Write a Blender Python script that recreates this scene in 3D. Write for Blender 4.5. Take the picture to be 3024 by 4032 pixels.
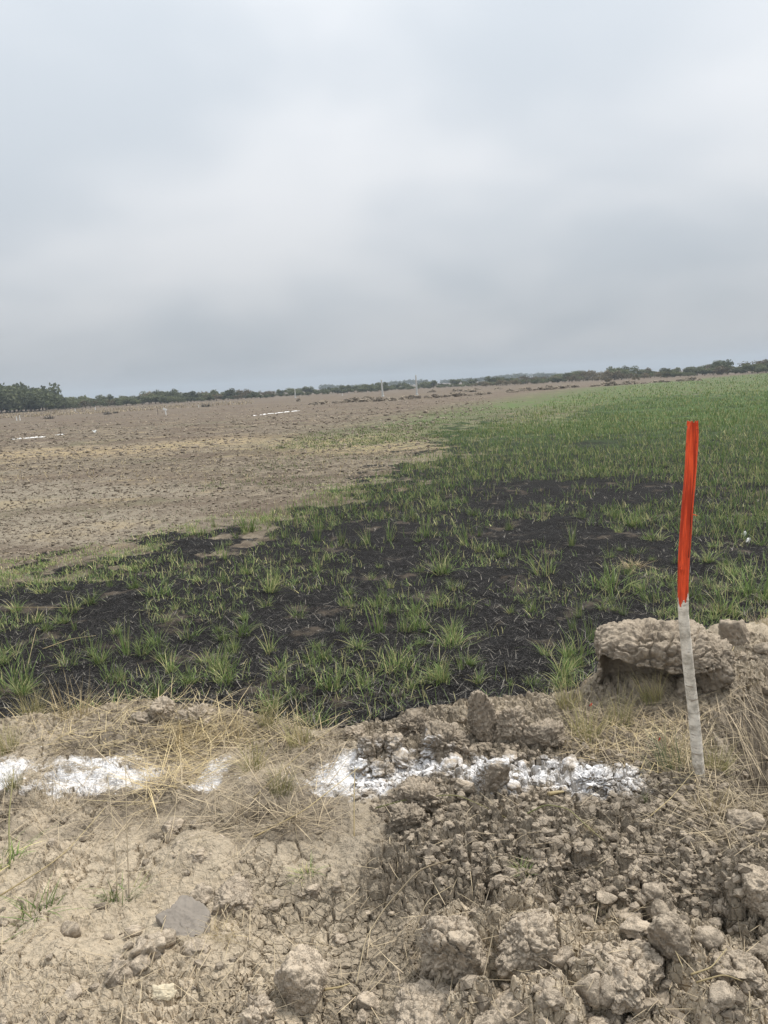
import bpy, bmesh, math, random
import numpy as np
from mathutils import Matrix, Vector, Euler

SC = bpy.context.scene
for o in list(bpy.data.objects):
    bpy.data.objects.remove(o)
COL = SC.collection
R = math.radians
rng = np.random.default_rng(11)
random.seed(11)

# ------------------------------------------------------------------ camera
CAM_Z = 1.70
PITCH, ROLL, FPX = 8.87, -3.01, 3200.0
cam = bpy.data.cameras.new("camera")
cam.sensor_fit = 'VERTICAL'
cam.sensor_height = 36.0
cam.lens = FPX / 4032 * 36.0
cam.clip_start = 0.05
cam.clip_end = 9000
cam_o = bpy.data.objects.new("camera", cam)
COL.objects.link(cam_o)
CM = Matrix.Translation((0, 0, CAM_Z)) @ Euler((R(90 - PITCH), 0, 0)).to_matrix().to_4x4() @ Matrix.Rotation(R(ROLL), 4, 'Z')
cam_o.matrix_world = CM
SC.camera = cam_o

# ------------------------------------------------------------------ light
SUN_DIR = Vector((0.42, 0.26, 0.87)).normalized()
SUN_EL = math.asin(SUN_DIR.z)
SUN_AZ = math.atan2(SUN_DIR.x, SUN_DIR.y)
sun = bpy.data.lights.new("sun", 'SUN')
sun.energy = 3.0
sun.angle = R(12)
sun.color = (1.0, 0.95, 0.87)
sun_o = bpy.data.objects.new("sun", sun)
COL.objects.link(sun_o)
sun_o.rotation_euler = SUN_DIR.to_track_quat('Z', 'Y').to_euler()
sun_o.location = SUN_DIR * 60

world = bpy.data.worlds.new("World")
SC.world = world
world.use_nodes = True
SC.view_settings.view_transform = 'Standard'
SC.view_settings.look = 'None'
SC.view_settings.exposure = 0.2
SC.view_settings.gamma = 1.0
SC.view_settings.use_curve_mapping = False
SC.cycles.use_adaptive_sampling = True
SC.cycles.adaptive_threshold = 0.02
SC.cycles.max_bounces = 6
SC.cycles.diffuse_bounces = 3
SC.cycles.transparent_max_bounces = 12
SC.cycles.volume_bounces = 0


class NT:
    """small helper for node trees"""
    def __init__(s, tree):
        s.t = tree
        s.t.nodes.clear()

    def n(s, typ, **kw):
        nd = s.t.nodes.new(typ)
        ins = kw.pop('ins', {})
        for k, v in kw.items():
            setattr(nd, k, v)
        for k, v in ins.items():
            s.set(nd.inputs[k], v)
        return nd

    def set(s, sock, v):
        if hasattr(v, 'is_output') or isinstance(v, bpy.types.NodeSocket):
            s.t.links.new(v, sock)
        else:
            if sock.type == 'RGBA' and hasattr(v, '__len__') and len(v) == 3:
                v = (*v, 1)
            sock.default_value = v

    def math(s, op, a, b=None, c=None, clamp=False):
        nd = s.t.nodes.new('ShaderNodeMath')
        nd.operation = op
        nd.use_clamp = clamp
        for i, v in enumerate((a, b, c)):
            if v is not None:
                s.set(nd.inputs[i], v)
        return nd.outputs[0]

    def mix(s, f, a, b, blend='MIX'):
        nd = s.t.nodes.new('ShaderNodeMix')
        nd.data_type = 'RGBA'
        nd.blend_type = blend
        s.set(nd.inputs[0], f)
        s.set(nd.inputs[6], a)
        s.set(nd.inputs[7], b)
        return nd.outputs[2]

    def smooth(s, v, a, b, o0=0.0, o1=1.0):
        nd = s.t.nodes.new('ShaderNodeMapRange')
        nd.interpolation_type = 'SMOOTHSTEP'
        for i, x in enumerate((v, a, b, o0, o1)):
            s.set(nd.inputs[i], x)
        return nd.outputs[0]

    def noise(s, vec, scale, detail=4.0, rough=0.55, dist=0.0):
        nd = s.n('ShaderNodeTexNoise', ins={'Scale': scale, 'Detail': detail, 'Roughness': rough, 'Distortion': dist})
        if vec is not None:
            s.set(nd.inputs['Vector'], vec)
        return nd.outputs[0]

    def mapping(s, vec, scale=(1, 1, 1), loc=(0, 0, 0), rot=(0, 0, 0)):
        nd = s.n('ShaderNodeMapping', ins={'Scale': scale, 'Location': loc, 'Rotation': rot})
        s.set(nd.inputs[0], vec)
        return nd.outputs[0]

    def ramp(s, fac, stops):
        nd = s.t.nodes.new('ShaderNodeValToRGB')
        els = nd.color_ramp.elements
        while len(els) < len(stops):
            els.new(0.5)
        for e, (p, c) in zip(els, stops):
            e.position = p
            e.color = (*c, 1) if len(c) == 3 else c
        s.set(nd.inputs[0], fac)
        return nd.outputs[0]


# sky: Nishita daylight behind a nearly closed soft cloud deck (CIE-like: brighter towards the zenith)
w = NT(world.node_tree)
tc = w.n('ShaderNodeTexCoord')
d = tc.outputs['Generated']
sep = w.n('ShaderNodeSeparateXYZ', ins={0: d})
zc = w.math('MAXIMUM', sep.outputs[2], 0.0)
den = w.math('ADD', zc, 0.45)
px = w.math('DIVIDE', sep.outputs[0], den)
py = w.math('DIVIDE', sep.outputs[1], den)
pl = w.n('ShaderNodeCombineXYZ', ins={0: px, 1: py, 2: 0.0}).outputs[0]
c1 = w.noise(w.mapping(pl, (1.9, 2.3, 1), (3.7, 0.95, 0)), 1.0, 3.0, 0.45, 0.2)
c2 = w.noise(w.mapping(pl, (0.9, 1.1, 1), (7.3, 2.1, 0)), 1.0, 2.0, 0.5, 0.0)
cl = w.math('ADD', w.math('MULTIPLY', c1, 0.6), w.math('MULTIPLY', c2, 0.4))
cl = w.smooth(cl, 0.36, 0.62)
lum = w.math('ADD', w.math('DIVIDE', w.math('MULTIPLY', zc, 5.4), w.math('MULTIPLY_ADD', zc, 2.6, 1.0)), 0.84)
lum = w.math('MULTIPLY', lum, w.math('MULTIPLY_ADD', cl, 0.15, 0.96))
ccol = w.mix(cl, (0.366, 0.396, 0.428), (0.424, 0.434, 0.448))
sky = w.n('ShaderNodeTexSky', sky_type='NISHITA', sun_disc=False, sun_elevation=SUN_EL, sun_rotation=SUN_AZ, air_density=1.0, dust_density=3.0, ozone_density=1.0)
bg1 = w.n('ShaderNodeBackground', ins={0: sky.outputs[0], 1: 0.08})
bg2 = w.n('ShaderNodeBackground', ins={0: ccol, 1: lum})
mx = w.n('ShaderNodeMixShader', ins={0: 0.94, 1: bg1.outputs[0], 2: bg2.outputs[0]})
w.n('ShaderNodeOutputWorld', ins={0: mx.outputs[0]})

# ------------------------------------------------------------------ pixel -> world helpers (used to measure where things stand)
CR = np.array(CM.to_3x3())
CP = np.array([0, 0, CAM_Z])


def ray(u, v):
    u = np.asarray(u, float)
    v = np.asarray(v, float)
    dl = np.stack([(u - 1512) / FPX, -(v - 2016) / FPX, -np.ones_like(u)], -1)
    return dl @ CR.T


def P(u, v, z=0.0):
    dr = ray(u, v)
    t = (z - CAM_Z) / dr[..., 2]
    return CP + dr * t[..., None]


def at_depth(u, v, y):
    dr = ray(u, v)
    return CP + dr * (y / dr[..., 1])[..., None]


def px_of(x, y, z):
    q = (np.stack([np.asarray(x, float), np.asarray(y, float), np.asarray(z, float) - CAM_Z], -1)) @ CR
    return 1512 + FPX * q[..., 0] / -q[..., 2], 2016 - FPX * q[..., 1] / -q[..., 2]


# ------------------------------------------------------------------ numpy noise
def _h(ix, iy, iz, s):
    h = (ix.astype(np.int64) * 374761393 + iy.astype(np.int64) * 668265263 + iz.astype(np.int64) * 2147483647 + s * 1274126177) & 0xffffffff
    h = ((h ^ (h >> 13)) * 1274126177) & 0xffffffff
    h = ((h ^ (h >> 16)) * 2246822519) & 0xffffffff
    h = h ^ (h >> 15)
    return (h & 0xffffff) / float(0x1000000)


def vn2(x, y, s=0):
    ix, iy = np.floor(x), np.floor(y)
    fx, fy = x - ix, y - iy
    fx = fx * fx * fx * (fx * (fx * 6 - 15) + 10)
    fy = fy * fy * fy * (fy * (fy * 6 - 15) + 10)
    z = np.zeros_like(ix)
    a, b = _h(ix, iy, z, s), _h(ix + 1, iy, z, s)
    c, e = _h(ix, iy + 1, z, s), _h(ix + 1, iy + 1, z, s)
    return ((a + (b - a) * fx) * (1 - fy) + (c + (e - c) * fx) * fy) * 2 - 1


def fbm2(x, y, s=0, oct=4, gain=0.5):
    o, a = 0, 1.0
    for k in range(oct):
        o = o + a * vn2(x * 2.03 ** k + 17.3 * k, y * 2.03 ** k - 9.1 * k, s + k)
        a *= gain
    return o


def vn3(p, s=0):
    i = np.floor(p)
    f = p - i
    f = f * f * f * (f * (f * 6 - 15) + 10)
    o = 0
    for dx in (0, 1):
        for dy in (0, 1):
            for dz in (0, 1):
                wgt = (f[:, 0] if dx else 1 - f[:, 0]) * (f[:, 1] if dy else 1 - f[:, 1]) * (f[:, 2] if dz else 1 - f[:, 2])
                o = o + wgt * _h(i[:, 0] + dx, i[:, 1] + dy, i[:, 2] + dz, s)
    return o * 2 - 1


def fbm3(p, s=0, oct=4, gain=0.5):
    o, a = 0, 1.0
    for k in range(oct):
        o = o + a * vn3(p * 2.03 ** k + 11.7 * k, s + k)
        a *= gain
    return o


def worley2(x, y, s=0):
    ix, iy = np.floor(x), np.floor(y)
    f1 = np.full(x.shape, 9.0)
    f2 = np.full(x.shape, 9.0)
    cid = np.zeros(x.shape)
    ox = np.zeros(x.shape)
    oy = np.zeros(x.shape)
    z = np.zeros_like(ix)
    for dx in (-1, 0, 1):
        for dy in (-1, 0, 1):
            cx, cy = ix + dx, iy + dy
            qx = cx + 0.1 + 0.8 * _h(cx, cy, z, s)
            qy = cy + 0.1 + 0.8 * _h(cx, cy, z, s + 1)
            dd = np.hypot(x - qx, y - qy)
            hid = _h(cx, cy, z, s + 2)
            new = dd < f1
            f2 = np.where(new, f1, np.minimum(f2, dd))
            cid = np.where(new, hid, cid)
            ox = np.where(new, x - qx, ox)
            oy = np.where(new, y - qy, oy)
            f1 = np.where(new, dd, f1)
    return f1, f2, cid, ox, oy


def worley3(p, s=0):
    i = np.floor(p)
    n = len(p)
    f1 = np.full(n, 9.0)
    f2 = np.full(n, 9.0)
    cid = np.zeros(n)
    for dx in (-1, 0, 1):
        for dy in (-1, 0, 1):
            for dz in (-1, 0, 1):
                c = i + np.array([dx, dy, dz])
                q = np.stack([c[:, k] + 0.1 + 0.8 * _h(c[:, 0], c[:, 1], c[:, 2], s + k) for k in range(3)], -1)
                dd = np.linalg.norm(p - q, axis=1)
                hid = _h(c[:, 0], c[:, 1], c[:, 2], s + 5)
                new = dd < f1
                f2 = np.where(new, f1, np.minimum(f2, dd))
                cid = np.where(new, hid, cid)
                f1 = np.where(new, dd, f1)
    return f1, f2, cid


def sstep(a, b, x):
    t = np.clip((x - a) / (b - a), 0, 1)
    return t * t * (3 - 2 * t)


def in_poly(x, y, poly):
    x = np.asarray(x)
    ins = np.zeros(x.shape, bool)
    n = len(poly)
    for i in range(n):
        x0, y0 = poly[i][:2]
        x1, y1 = poly[(i + 1) % n][:2]
        if y0 == y1:
            continue
        c = ((y0 > y) != (y1 > y)) & (x < (x1 - x0) * (y - y0) / (y1 - y0) + x0)
        ins ^= c
    return ins


def poly_dist(x, y, poly):
    """signed distance, positive inside"""
    best = np.full(np.shape(x), 1e9)
    n = len(poly)
    for i in range(n):
        ax, ay = poly[i][:2]
        bx, by = poly[(i + 1) % n][:2]
        ex, ey = bx - ax, by - ay
        t = np.clip(((x - ax) * ex + (y - ay) * ey) / (ex * ex + ey * ey + 1e-12), 0, 1)
        best = np.minimum(best, np.hypot(x - ax - t * ex, y - ay - t * ey))
    return np.where(in_poly(x, y, poly), best, -best)


# ------------------------------------------------------------------ layout of the place (world outlines)
BANK_Z = 0.10


def outline(pts, z=0.0):
    a = np.array(pts, float)
    return P(a[:, 0], a[:, 1], z)[:, :2]


EDGE = outline([(-700, 2940), (0, 2850), (300, 2800), (700, 2770), (1050, 2830), (1350, 2870), (1600, 2800), (1900, 2760), (2250, 2750),
                (2400, 2640), (2700, 2520), (3024, 2430), (3700, 2330)], 0.06)
BURNT = outline([(-900, 2560), (-300, 2400), (0, 2310), (250, 2235), (480, 2165), (750, 2085), (1000, 2035), (1300, 1945), (1500, 1885), (1640, 1830),
                 (1800, 1750), (1880, 1705), (2100, 1660), (2400, 1590), (3024, 1530), (4200, 1470), (4600, 2300), (4300, 3300), (1500, 3300), (-900, 3300)])
GREEN = outline([(480, 2165), (1000, 2035), (1300, 1945), (1500, 1885), (1800, 1750), (1850, 1700), (2200, 1640), (2150, 1605), (1900, 1610), (1650, 1662), (1950, 1585),
                 (2300, 1528), (2700, 1496), (3024, 1468), (4300, 1402), (4300, 2250), (3024, 2100), (2300, 2050), (1500, 2130)])
STRIP = outline([(1100, 1765), (1300, 1700), (1650, 1655), (1850, 1625), (2000, 1590), (2080, 1600), (1850, 1690), (1700, 1735), (1400, 1770)])
PALE = outline([(-700, 2250), (0, 2210), (450, 2140), (760, 2060), (1000, 1990), (900, 1930), (500, 1880), (0, 1860), (-700, 1880)])
STRAWB = outline([(-500, 1870), (0, 1810), (500, 1790), (1000, 1745), (1250, 1790), (1750, 1770), (1600, 1700), (1200, 1730), (900, 1720), (500, 1755), (0, 1775), (-500, 1800)])
PIT = outline([(2870, 3130), (2835, 2950), (2840, 2830), (2890, 2735), (3100, 2700), (3700, 2750), (3700, 3250), (3080, 3200)], BANK_Z)

# bumps of the bank: px, py, radius x, radius y (m), height (m)
BUMPS = [(1480, 2980, .20, .16, .07), (1720, 2960, .26, .18, .055), (2060, 2940, .28, .16, .025), (1700, 3130, .24, .13, .08), (1940, 3090, .22, .12, .06),
         (2330, 3080, .20, .12, .05), (1900, 3330, .50, .22, .06), (2450, 3330, .55, .25, .05), (1780, 3720, .20, .17, .10), (1760, 3990, .18, .12, .08), (2080, 3720, .16, .16, .09),
         (2420, 3800, .24, .13, .09), (2630, 3720, .10, .10, .05), (2860, 3790, .20, .14, .07), (2970, 3520, .16, .16, .09), (2700, 4000, .30, .12, .06), (2150, 3990, .2, .1, .07),
         (1190, 3900, .16, .13, .05), (1000, 4060, .14, .1, .05), (800, 3360, .22, .12, .035), (500, 2860, .45, .22, .03), (800, 2830, .35, .16, .04), (1000, 3150, .25, .25, .06), (120, 2930, .5, .15, .05),
         (560, 3760, .25, .1, .03), (200, 3830, .25, .1, .04), (100, 3980, .2, .1, .035), (2650, 2700, .55, .32, .10), (2950, 2560, .35, .30, .16), (2740, 3090, .12, .10, .03), (1380, 3560, .35, .16, -.05),
         (1500, 3800, .2, .2, -.05), (2200, 3620, .25, .07, -.04), (1350, 4000, .12, .1, -.03)]
_b = P(np.array([b[0] for b in BUMPS], float), np.array([b[1] for b in BUMPS], float), BANK_Z + .04)
BUMPW = [(_b[i, 0], _b[i, 1], b[2], b[3], b[4]) for i, b in enumerate(BUMPS)]


def edge_dist(x, y):
    """>0 on the near bank, <0 on the field"""
    ey = np.interp(x, EDGE[:, 0], EDGE[:, 1])
    return ey - y


def macro(x, y):
    x = np.asarray(x, float)
    y = np.asarray(y, float)
    wob = 0.10 * fbm2(x * 2.1, y * 2.1, 5, 2)
    bank = sstep(-0.22, 0.30, edge_dist(x, y) + wob)
    z = BANK_Z * bank + 0.012 * fbm2(x * 1.7, y * 1.7, 31, 3) * bank
    for bx, by, rx, ry, hh in BUMPW:
        q = ((x - bx) / rx) ** 2 + ((y - by) / ry) ** 2
        z = z + hh * np.exp(-q * 1.1)
    near = np.hypot(x, y) < 9
    if np.any(near):
        pd = np.full(x.shape, -1.0)
        pd[near] = poly_dist(x[near], y[near], PIT)
        z = z - 0.55 * sstep(-0.02, 0.30, pd + 0.03 * fbm2(x * 6, y * 6, 44, 2))
    return z


def roughness_zones(x, y):
    bank = sstep(-0.15, 0.2, edge_dist(x, y) + 0.08 * fbm2(x * 3, y * 3, 8, 2))
    u, v = px_of(x, y, np.full(np.shape(x), BANK_Z + 0.05))
    n = 130 * fbm2(x * 2.2, y * 2.2, 61, 3)
    crumb = sstep(1330, 1620, u + n + (v - 3100) * 0.15) * sstep(3640, 3500, v + n * .8 - (u - 2000) * .12) * sstep(2700, 2850, v + n * .5) * bank
    clay = sstep(3420, 3560, v + n) * sstep(850, 1150, u + n * 1.2) * bank
    clay = np.clip(clay + 0.6 * sstep(3380, 3500, v + n) * sstep(700, 1000, u + n) * bank, 0, 1) * (1 - crumb)
    lump = sstep(1600, 1800, u + n * 1.0 + (v - 3700) * 0.15) * sstep(3450, 3580, v + n * .7) * bank
    lump = np.clip(lump + .30 * sstep(3700, 3830, v + n) * sstep(1100, 900, u) * bank, 0, 1)
    return bank, crumb, clay, lump


def frags(x, y, cs, sd, gap=.22):
    """angular broken pieces: flat tilted tops, dark gaps between. returns height in units of one piece and the id"""
    f1, f2, cid, ox, oy = worley2(x / cs, y / cs, sd)
    a = cid * 37.7
    pl = sstep(.0, gap, f2 - f1)
    b = (cid * 13.37) % 1.0
    return pl * (.35 + .65 * b + 1.1 * (ox * np.cos(a) + oy * np.sin(a)) * (.4 + .6 * cid)) - .5 * (1 - pl), cid


def detail(x, y, ids=False):
    bank, crumb, clay, lump = roughness_zones(x, y)
    wx = x + 0.016 * fbm2(x * 14, y * 14, 71, 3)
    wy = y + 0.016 * fbm2(x * 14, y * 14, 75, 3)
    z = np.zeros(x.shape)
    edge = bank * sstep(.75, .15, edge_dist(x, y))
    u_, v_ = px_of(x, y, np.full(x.shape, BANK_Z + .05))
    right = bank * sstep(2720, 2900, u_ + 60 * fbm2(x * 3, y * 3, 63, 2)) * sstep(3420, 3280, v_) * (y > .6)
    rub = np.clip(crumb + .8 * edge + .85 * right, 0, 1)
    mod = .35 + .65 * sstep(-.5, .6, fbm2(x * 5, y * 5, 77, 2))
    h1, i1 = frags(wx, wy, .13, 3)
    h2, i2 = frags(wx, wy, .052, 9)
    h3, i3 = frags(wx, wy, .026, 14)
    z += rub * (.028 * h1 * mod + .024 * h2 + .012 * h3)
    z += lump * (1 - rub) * (.014 * h2 * mod + .006 * h3)
    # cracked clay plates
    f1, f2, cid, _, _ = worley2(wx / 0.058, wy / 0.058, 21)
    cr = 1 - sstep(0.015, 0.15, f2 - f1)
    z += np.maximum(clay, 0.9 * lump) * (-0.022 * cr * (.45 + .55 * sstep(-.4, .4, fbm2(x * 3.7, y * 3.7, 81, 2))) + 0.005 * (cid - .5))
    f1, f2, cid2, _, _ = worley2(wx / 0.036 + 7, wy / 0.036, 25)
    cr = 1 - sstep(0.03, 0.24, f2 - f1)
    z += np.maximum(clay, lump) * (-0.009 * cr * sstep(-.2, .4, fbm2(x * 6, y * 6, 79, 2)) + 0.002 * (cid2 - .5))
    # big lumps with deep gaps
    f1, f2, cid3, ox, oy = worley2(wx / 0.23 + 3, wy / 0.23, 27)
    gap = 1 - sstep(0.02, 0.36, f2 - f1)
    z += lump * (-0.060 * gap * (0.4 + cid3) + 0.045 * (cid3 - .4) + .05 * (ox * np.cos(cid3 * 40) + oy * np.sin(cid3 * 40)))
    # pale trodden dust and general roughness
    plain = bank * (1 - np.clip(rub + clay + lump, 0, 1))
    f1, f2, cid, _, _ = worley2(wx / 0.085 + 9, wy / 0.085, 33)
    cr = (1 - sstep(0.01, 0.10, f2 - f1)) * sstep(-.3, .4, fbm2(x * 3.1, y * 3.1, 88, 2))
    rg = np.abs(fbm2(x * 7, y * 7, 92, 4))
    pt = sstep(.15, .7, fbm2(x * 4.3, y * 4.3, 97, 3))
    z += plain * (-0.022 * cr + 0.034 * np.abs(fbm2(x * 4.2, y * 4.2, 93, 3)) + 0.010 * rg + 0.005 * fbm2(x * 28, y * 28, 95, 3) + pt * (.011 * h2 + .005 * h3))
    z += bank * 0.0035 * fbm2(x * 62, y * 62, 99, 3) * (1 + 1.5 * lump)
    # field
    fld = 1 - bank
    z += fld * (0.012 * fbm2(x * 9, y * 9, 101, 4) + 0.02 * fbm2(x * 1.3, y * 1.3, 105, 3) + .010 * np.abs(fbm2(x * 21, y * 21, 107, 2)))
    if ids:
        fr = np.where(rub + pt * plain > .35, .55 * i2 + .45 * i3, np.where(lump + clay > .3, .5 * cid2 + .5 * cid3, .5))
        return z, fr
    return z


def H(x, y):
    return macro(x, y) + detail(x, y)


_gx = np.arange(-3.6, 3.601, .012)
_gy = np.arange(.9, 6.801, .012)
_gxx, _gyy = np.meshgrid(_gx, _gy, indexing='ij')
_MG = macro(_gxx.ravel(), _gyy.ravel()).reshape(_gxx.shape)
_DG = detail(_gxx.ravel(), _gyy.ravel()).reshape(_gxx.shape)


def _look(grid, fn, x, y):
    x = np.asarray(x, float)
    y = np.asarray(y, float)
    out = np.zeros(x.shape)
    ins = (x > -3.58) & (x < 3.57) & (y > .92) & (y < 6.77)
    fx = (x[ins] + 3.6) / .012
    fy = (y[ins] - .9) / .012
    i, j = fx.astype(int), fy.astype(int)
    fx, fy = fx - i, fy - j
    out[ins] = (grid[i, j] * (1 - fx) + grid[i + 1, j] * fx) * (1 - fy) + (grid[i, j + 1] * (1 - fx) + grid[i + 1, j + 1] * fx) * fy
    if not ins.all():
        out[~ins] = fn(x[~ins], y[~ins])
    return out


def mq(x, y):
    return _look(_MG, macro, x, y)


def dq(x, y):
    return _look(_DG, detail, x, y)


def G(u, v, it=5):
    """ground point under a pixel"""
    u = np.atleast_1d(np.asarray(u, float))
    v = np.atleast_1d(np.asarray(v, float))
    z = np.full(u.shape, 0.08)
    for _ in range(it):
        p = P(u, v, z)
        z = 0.5 * z + 0.5 * mq(p[:, 0], p[:, 1])
    p = P(u, v, z)
    p[:, 2] = mq(p[:, 0], p[:, 1])
    return p


# ------------------------------------------------------------------ mesh / object helpers
def new_mesh(name, verts, faces_flat, loop_tot, mats, attrs=None, smooth=True, mat_idx=None):
    me = bpy.data.meshes.new(name)
    verts = np.asarray(verts, np.float32)
    faces_flat = np.asarray(faces_flat, np.int32)
    loop_tot = np.asarray(loop_tot, np.int32)
    me.vertices.add(len(verts))
    me.vertices.foreach_set('co', verts.ravel())
    me.loops.add(len(faces_flat))
    me.loops.foreach_set('vertex_index', faces_flat)
    me.polygons.add(len(loop_tot))
    st = np.zeros(len(loop_tot), np.int32)
    st[1:] = np.cumsum(loop_tot)[:-1]
    me.polygons.foreach_set('loop_start', st)
    me.polygons.foreach_set('loop_total', loop_tot)
    me.polygons.foreach_set('use_smooth', np.full(len(loop_tot), smooth))
    if mat_idx is not None:
        me.polygons.foreach_set('material_index', np.asarray(mat_idx, np.int32))
    for k, v in (attrs or {}).items():
        a = me.attributes.new(k, 'FLOAT', 'POINT')
        a.data.foreach_set('value', np.asarray(v, np.float32))
    for m in (mats if isinstance(mats, (list, tuple)) else [mats]):
        me.materials.append(m)
    me.update(calc_edges=True)
    me.validate()
    return me


def quads(nr, nc, wrap=False):
    r = np.arange(nr - 1)[:, None]
    c = np.arange(nc if wrap else nc - 1)[None, :]
    c2 = (c + 1) % nc
    f = np.stack([r * nc + c, r * nc + c2, (r + 1) * nc + c2, (r + 1) * nc + c], -1).reshape(-1, 4)
    return f


def add(name, me, parent=None, loc=None, rot=None, scale=None, label=None, cat=None, group=None, kind=None):
    o = bpy.data.objects.new(name, me)
    COL.objects.link(o)
    if parent is not None:
        o.parent = parent
    if loc is not None:
        o.location = [float(a) for a in loc]
    if rot is not None:
        o.rotation_euler = [float(a) for a in rot]
    if scale is not None:
        o.scale = [float(a) for a in scale]
    if label:
        o['label'] = label
    if cat:
        o['category'] = cat
    if group:
        o['group'] = group
    if kind:
        o['kind'] = kind
    return o


_ico = {}


def ico(n):
    if n == 0 and 0 not in _ico:
        _ico[0] = (np.array([[1, 0, 0], [-1, 0, 0], [0, 1, 0], [0, -1, 0], [0, 0, 1], [0, 0, -1]], float), np.array([[0, 2, 4], [2, 1, 4], [1, 3, 4], [3, 0, 4], [2, 0, 5], [1, 2, 5], [3, 1, 5], [0, 3, 5]]))
    if n not in _ico:
        bm = bmesh.new()
        bmesh.ops.create_icosphere(bm, subdivisions=n, radius=1.0)
        bm.verts.ensure_lookup_table()
        v = np.array([x.co[:] for x in bm.verts])
        f = np.array([[x.index for x in fc.verts] for fc in bm.faces])
        bm.free()
        _ico[n] = (v, f)
    return _ico[n]


def tube(path, radii, sides=8, cap=True):
    """swept tube -> verts, faces(list of arrays flat, tot)"""
    path = np.asarray(path, float)
    n = len(path)
    radii = np.broadcast_to(np.asarray(radii, float), (n,))
    tan = np.gradient(path, axis=0)
    tan /= np.linalg.norm(tan, axis=1)[:, None] + 1e-9
    ref = np.array([0.31, 0.17, 0.93]) if abs(tan[0, 2]) < 0.8 else np.array([1.0, 0.2, 0.0])
    a = np.cross(tan, ref)
    a /= np.linalg.norm(a, axis=1)[:, None] + 1e-9
    b = np.cross(tan, a)
    th = np.linspace(0, 2 * np.pi, sides, endpoint=False)
    V = path[:, None, :] + radii[:, None, None] * (np.cos(th)[None, :, None] * a[:, None, :] + np.sin(th)[None, :, None] * b[:, None, :])
    V = V.reshape(-1, 3)
    F = quads(n, sides, True)
    flat, tot = list(F.ravel()), [4] * len(F)
    if cap:
        flat += list(range(sides))[::-1] + [(n - 1) * sides + k for k in range(sides)]
        tot += [sides, sides]
    return V, np.array(flat), np.array(tot)


def join(parts):
    V, F, T = [], [], []
    off = 0
    for v, f, t in parts:
        V.append(v)
        F.append(np.asarray(f) + off)
        T.append(t)
        off += len(v)
    return np.concatenate(V), np.concatenate(F), np.concatenate(T)


# ------------------------------------------------------------------ materials
def mat(name):
    m = bpy.data.materials.new(name)
    m.use_nodes = True
    return m, NT(m.node_tree)


def finish(t, col, rough=0.9, bump=None, bdist=0.01, bstr=1.0, spec=0.2, trans=None):
    b = t.n('ShaderNodeBsdfPrincipled', ins={'Base Color': col, 'Roughness': rough, 'Specular IOR Level': spec})
    if bump is not None:
        bn = t.n('ShaderNodeBump', ins={'Height': bump, 'Distance': bdist, 'Strength': bstr})
        t.set(b.inputs['Normal'], bn.outputs[0])
    sh = b.outputs[0]
    if trans is not None:
        tr = t.n('ShaderNodeBsdfTranslucent', ins={0: col})
        sh = t.n('ShaderNodeMixShader', ins={0: trans, 1: sh, 2: tr.outputs[0]}).outputs[0]
    t.n('ShaderNodeOutputMaterial', ins={0: sh})


L0 = P(np.array(0.), np.array(3062.), 0.12)
L1 = P(np.array(2520.), np.array(3062.), 0.15)
LDIR = (L1 - L0)[:2]
LLEN = float(np.linalg.norm(LDIR))
LDIR = LDIR / LLEN
LNOR = np.array([-LDIR[1], LDIR[0]])
# how thickly the powder fell along the line (0..1 along it)
LPROF = [(0.0, .95), (.04, .55), (.08, .50), (.12, .95), (.2, .80), (.25, .90), (.285, .0), (.32, .0), (.335, .95), (.365, .85), (.385, .10), (.50, .32), (.535, .88), (.58, .92), (.62, .70), (.68, .84), (.735, .62), (.775, 1.0), (.81, .86), (.86, .66), (.92, .90), (.96, .58), (.985, .66), (1.03, 0.0)]


def lime_profile(s):
    return np.interp(s, [p[0] for p in LPROF], [p[1] for p in LPROF], left=.8, right=0)


def lime_mask(t):
    """powder line on whatever lies under it: world position, upward faces"""
    geo = t.n('ShaderNodeNewGeometry')
    pos = geo.outputs['Position']
    def dot(vec, off):
        nd = t.n('ShaderNodeVectorMath', operation='DOT_PRODUCT')
        t.set(nd.inputs[0], pos)
        nd.inputs[1].default_value = (*vec, 0)
        return t.math('SUBTRACT', nd.outputs['Value'], off)
    al = t.math('DIVIDE', dot(LDIR, float(L0[:2] @ LDIR)), LLEN)
    ac = dot(LNOR, float(L0[:2] @ LNOR))
    wob = t.math('MULTIPLY', t.math('SUBTRACT', t.noise(pos, 6.0, 5, .65), 0.5), 0.30)
    band = t.smooth(t.math('ABSOLUTE', t.math('ADD', ac, wob)), 0.26, 0.04)
    al_c = t.math('MULTIPLY_ADD', al, 1 / 1.4, 0.3 / 1.4)
    stops = [(max(0, min(1, (s + 0.3) / 1.4)), (v, v, v)) for s, v in LPROF]
    prof = t.ramp(al_c, [((0.0), (.8, .8, .8))] + stops)
    n1 = t.noise(pos, 26.0, 5, 0.65)
    n2 = t.noise(pos, 120.0, 3, 0.6)
    gate = t.math('MULTIPLY_ADD', t.smooth(t.noise(pos, 8.0, 4, .6), .36, .58), .55, .50)
    amt = t.math('MULTIPLY', t.math('MULTIPLY', band, prof), gate)
    v = t.math('ADD', t.math('MULTIPLY', amt, 1.36), t.math('ADD', t.math('MULTIPLY', t.math('SUBTRACT', n1, .5), 1.1), t.math('MULTIPLY', t.math('SUBTRACT', n2, .5), 0.7)))
    f = t.smooth(v, 0.34, 1.12)
    f = t.math('MULTIPLY', f, t.smooth(amt, 0.02, 0.2))
    nz = t.n('ShaderNodeSeparateXYZ', ins={0: geo.outputs['Normal']}).outputs[2]
    return t.math('MULTIPLY', f, t.smooth(nz, -0.1, 0.55)), pos


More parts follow.
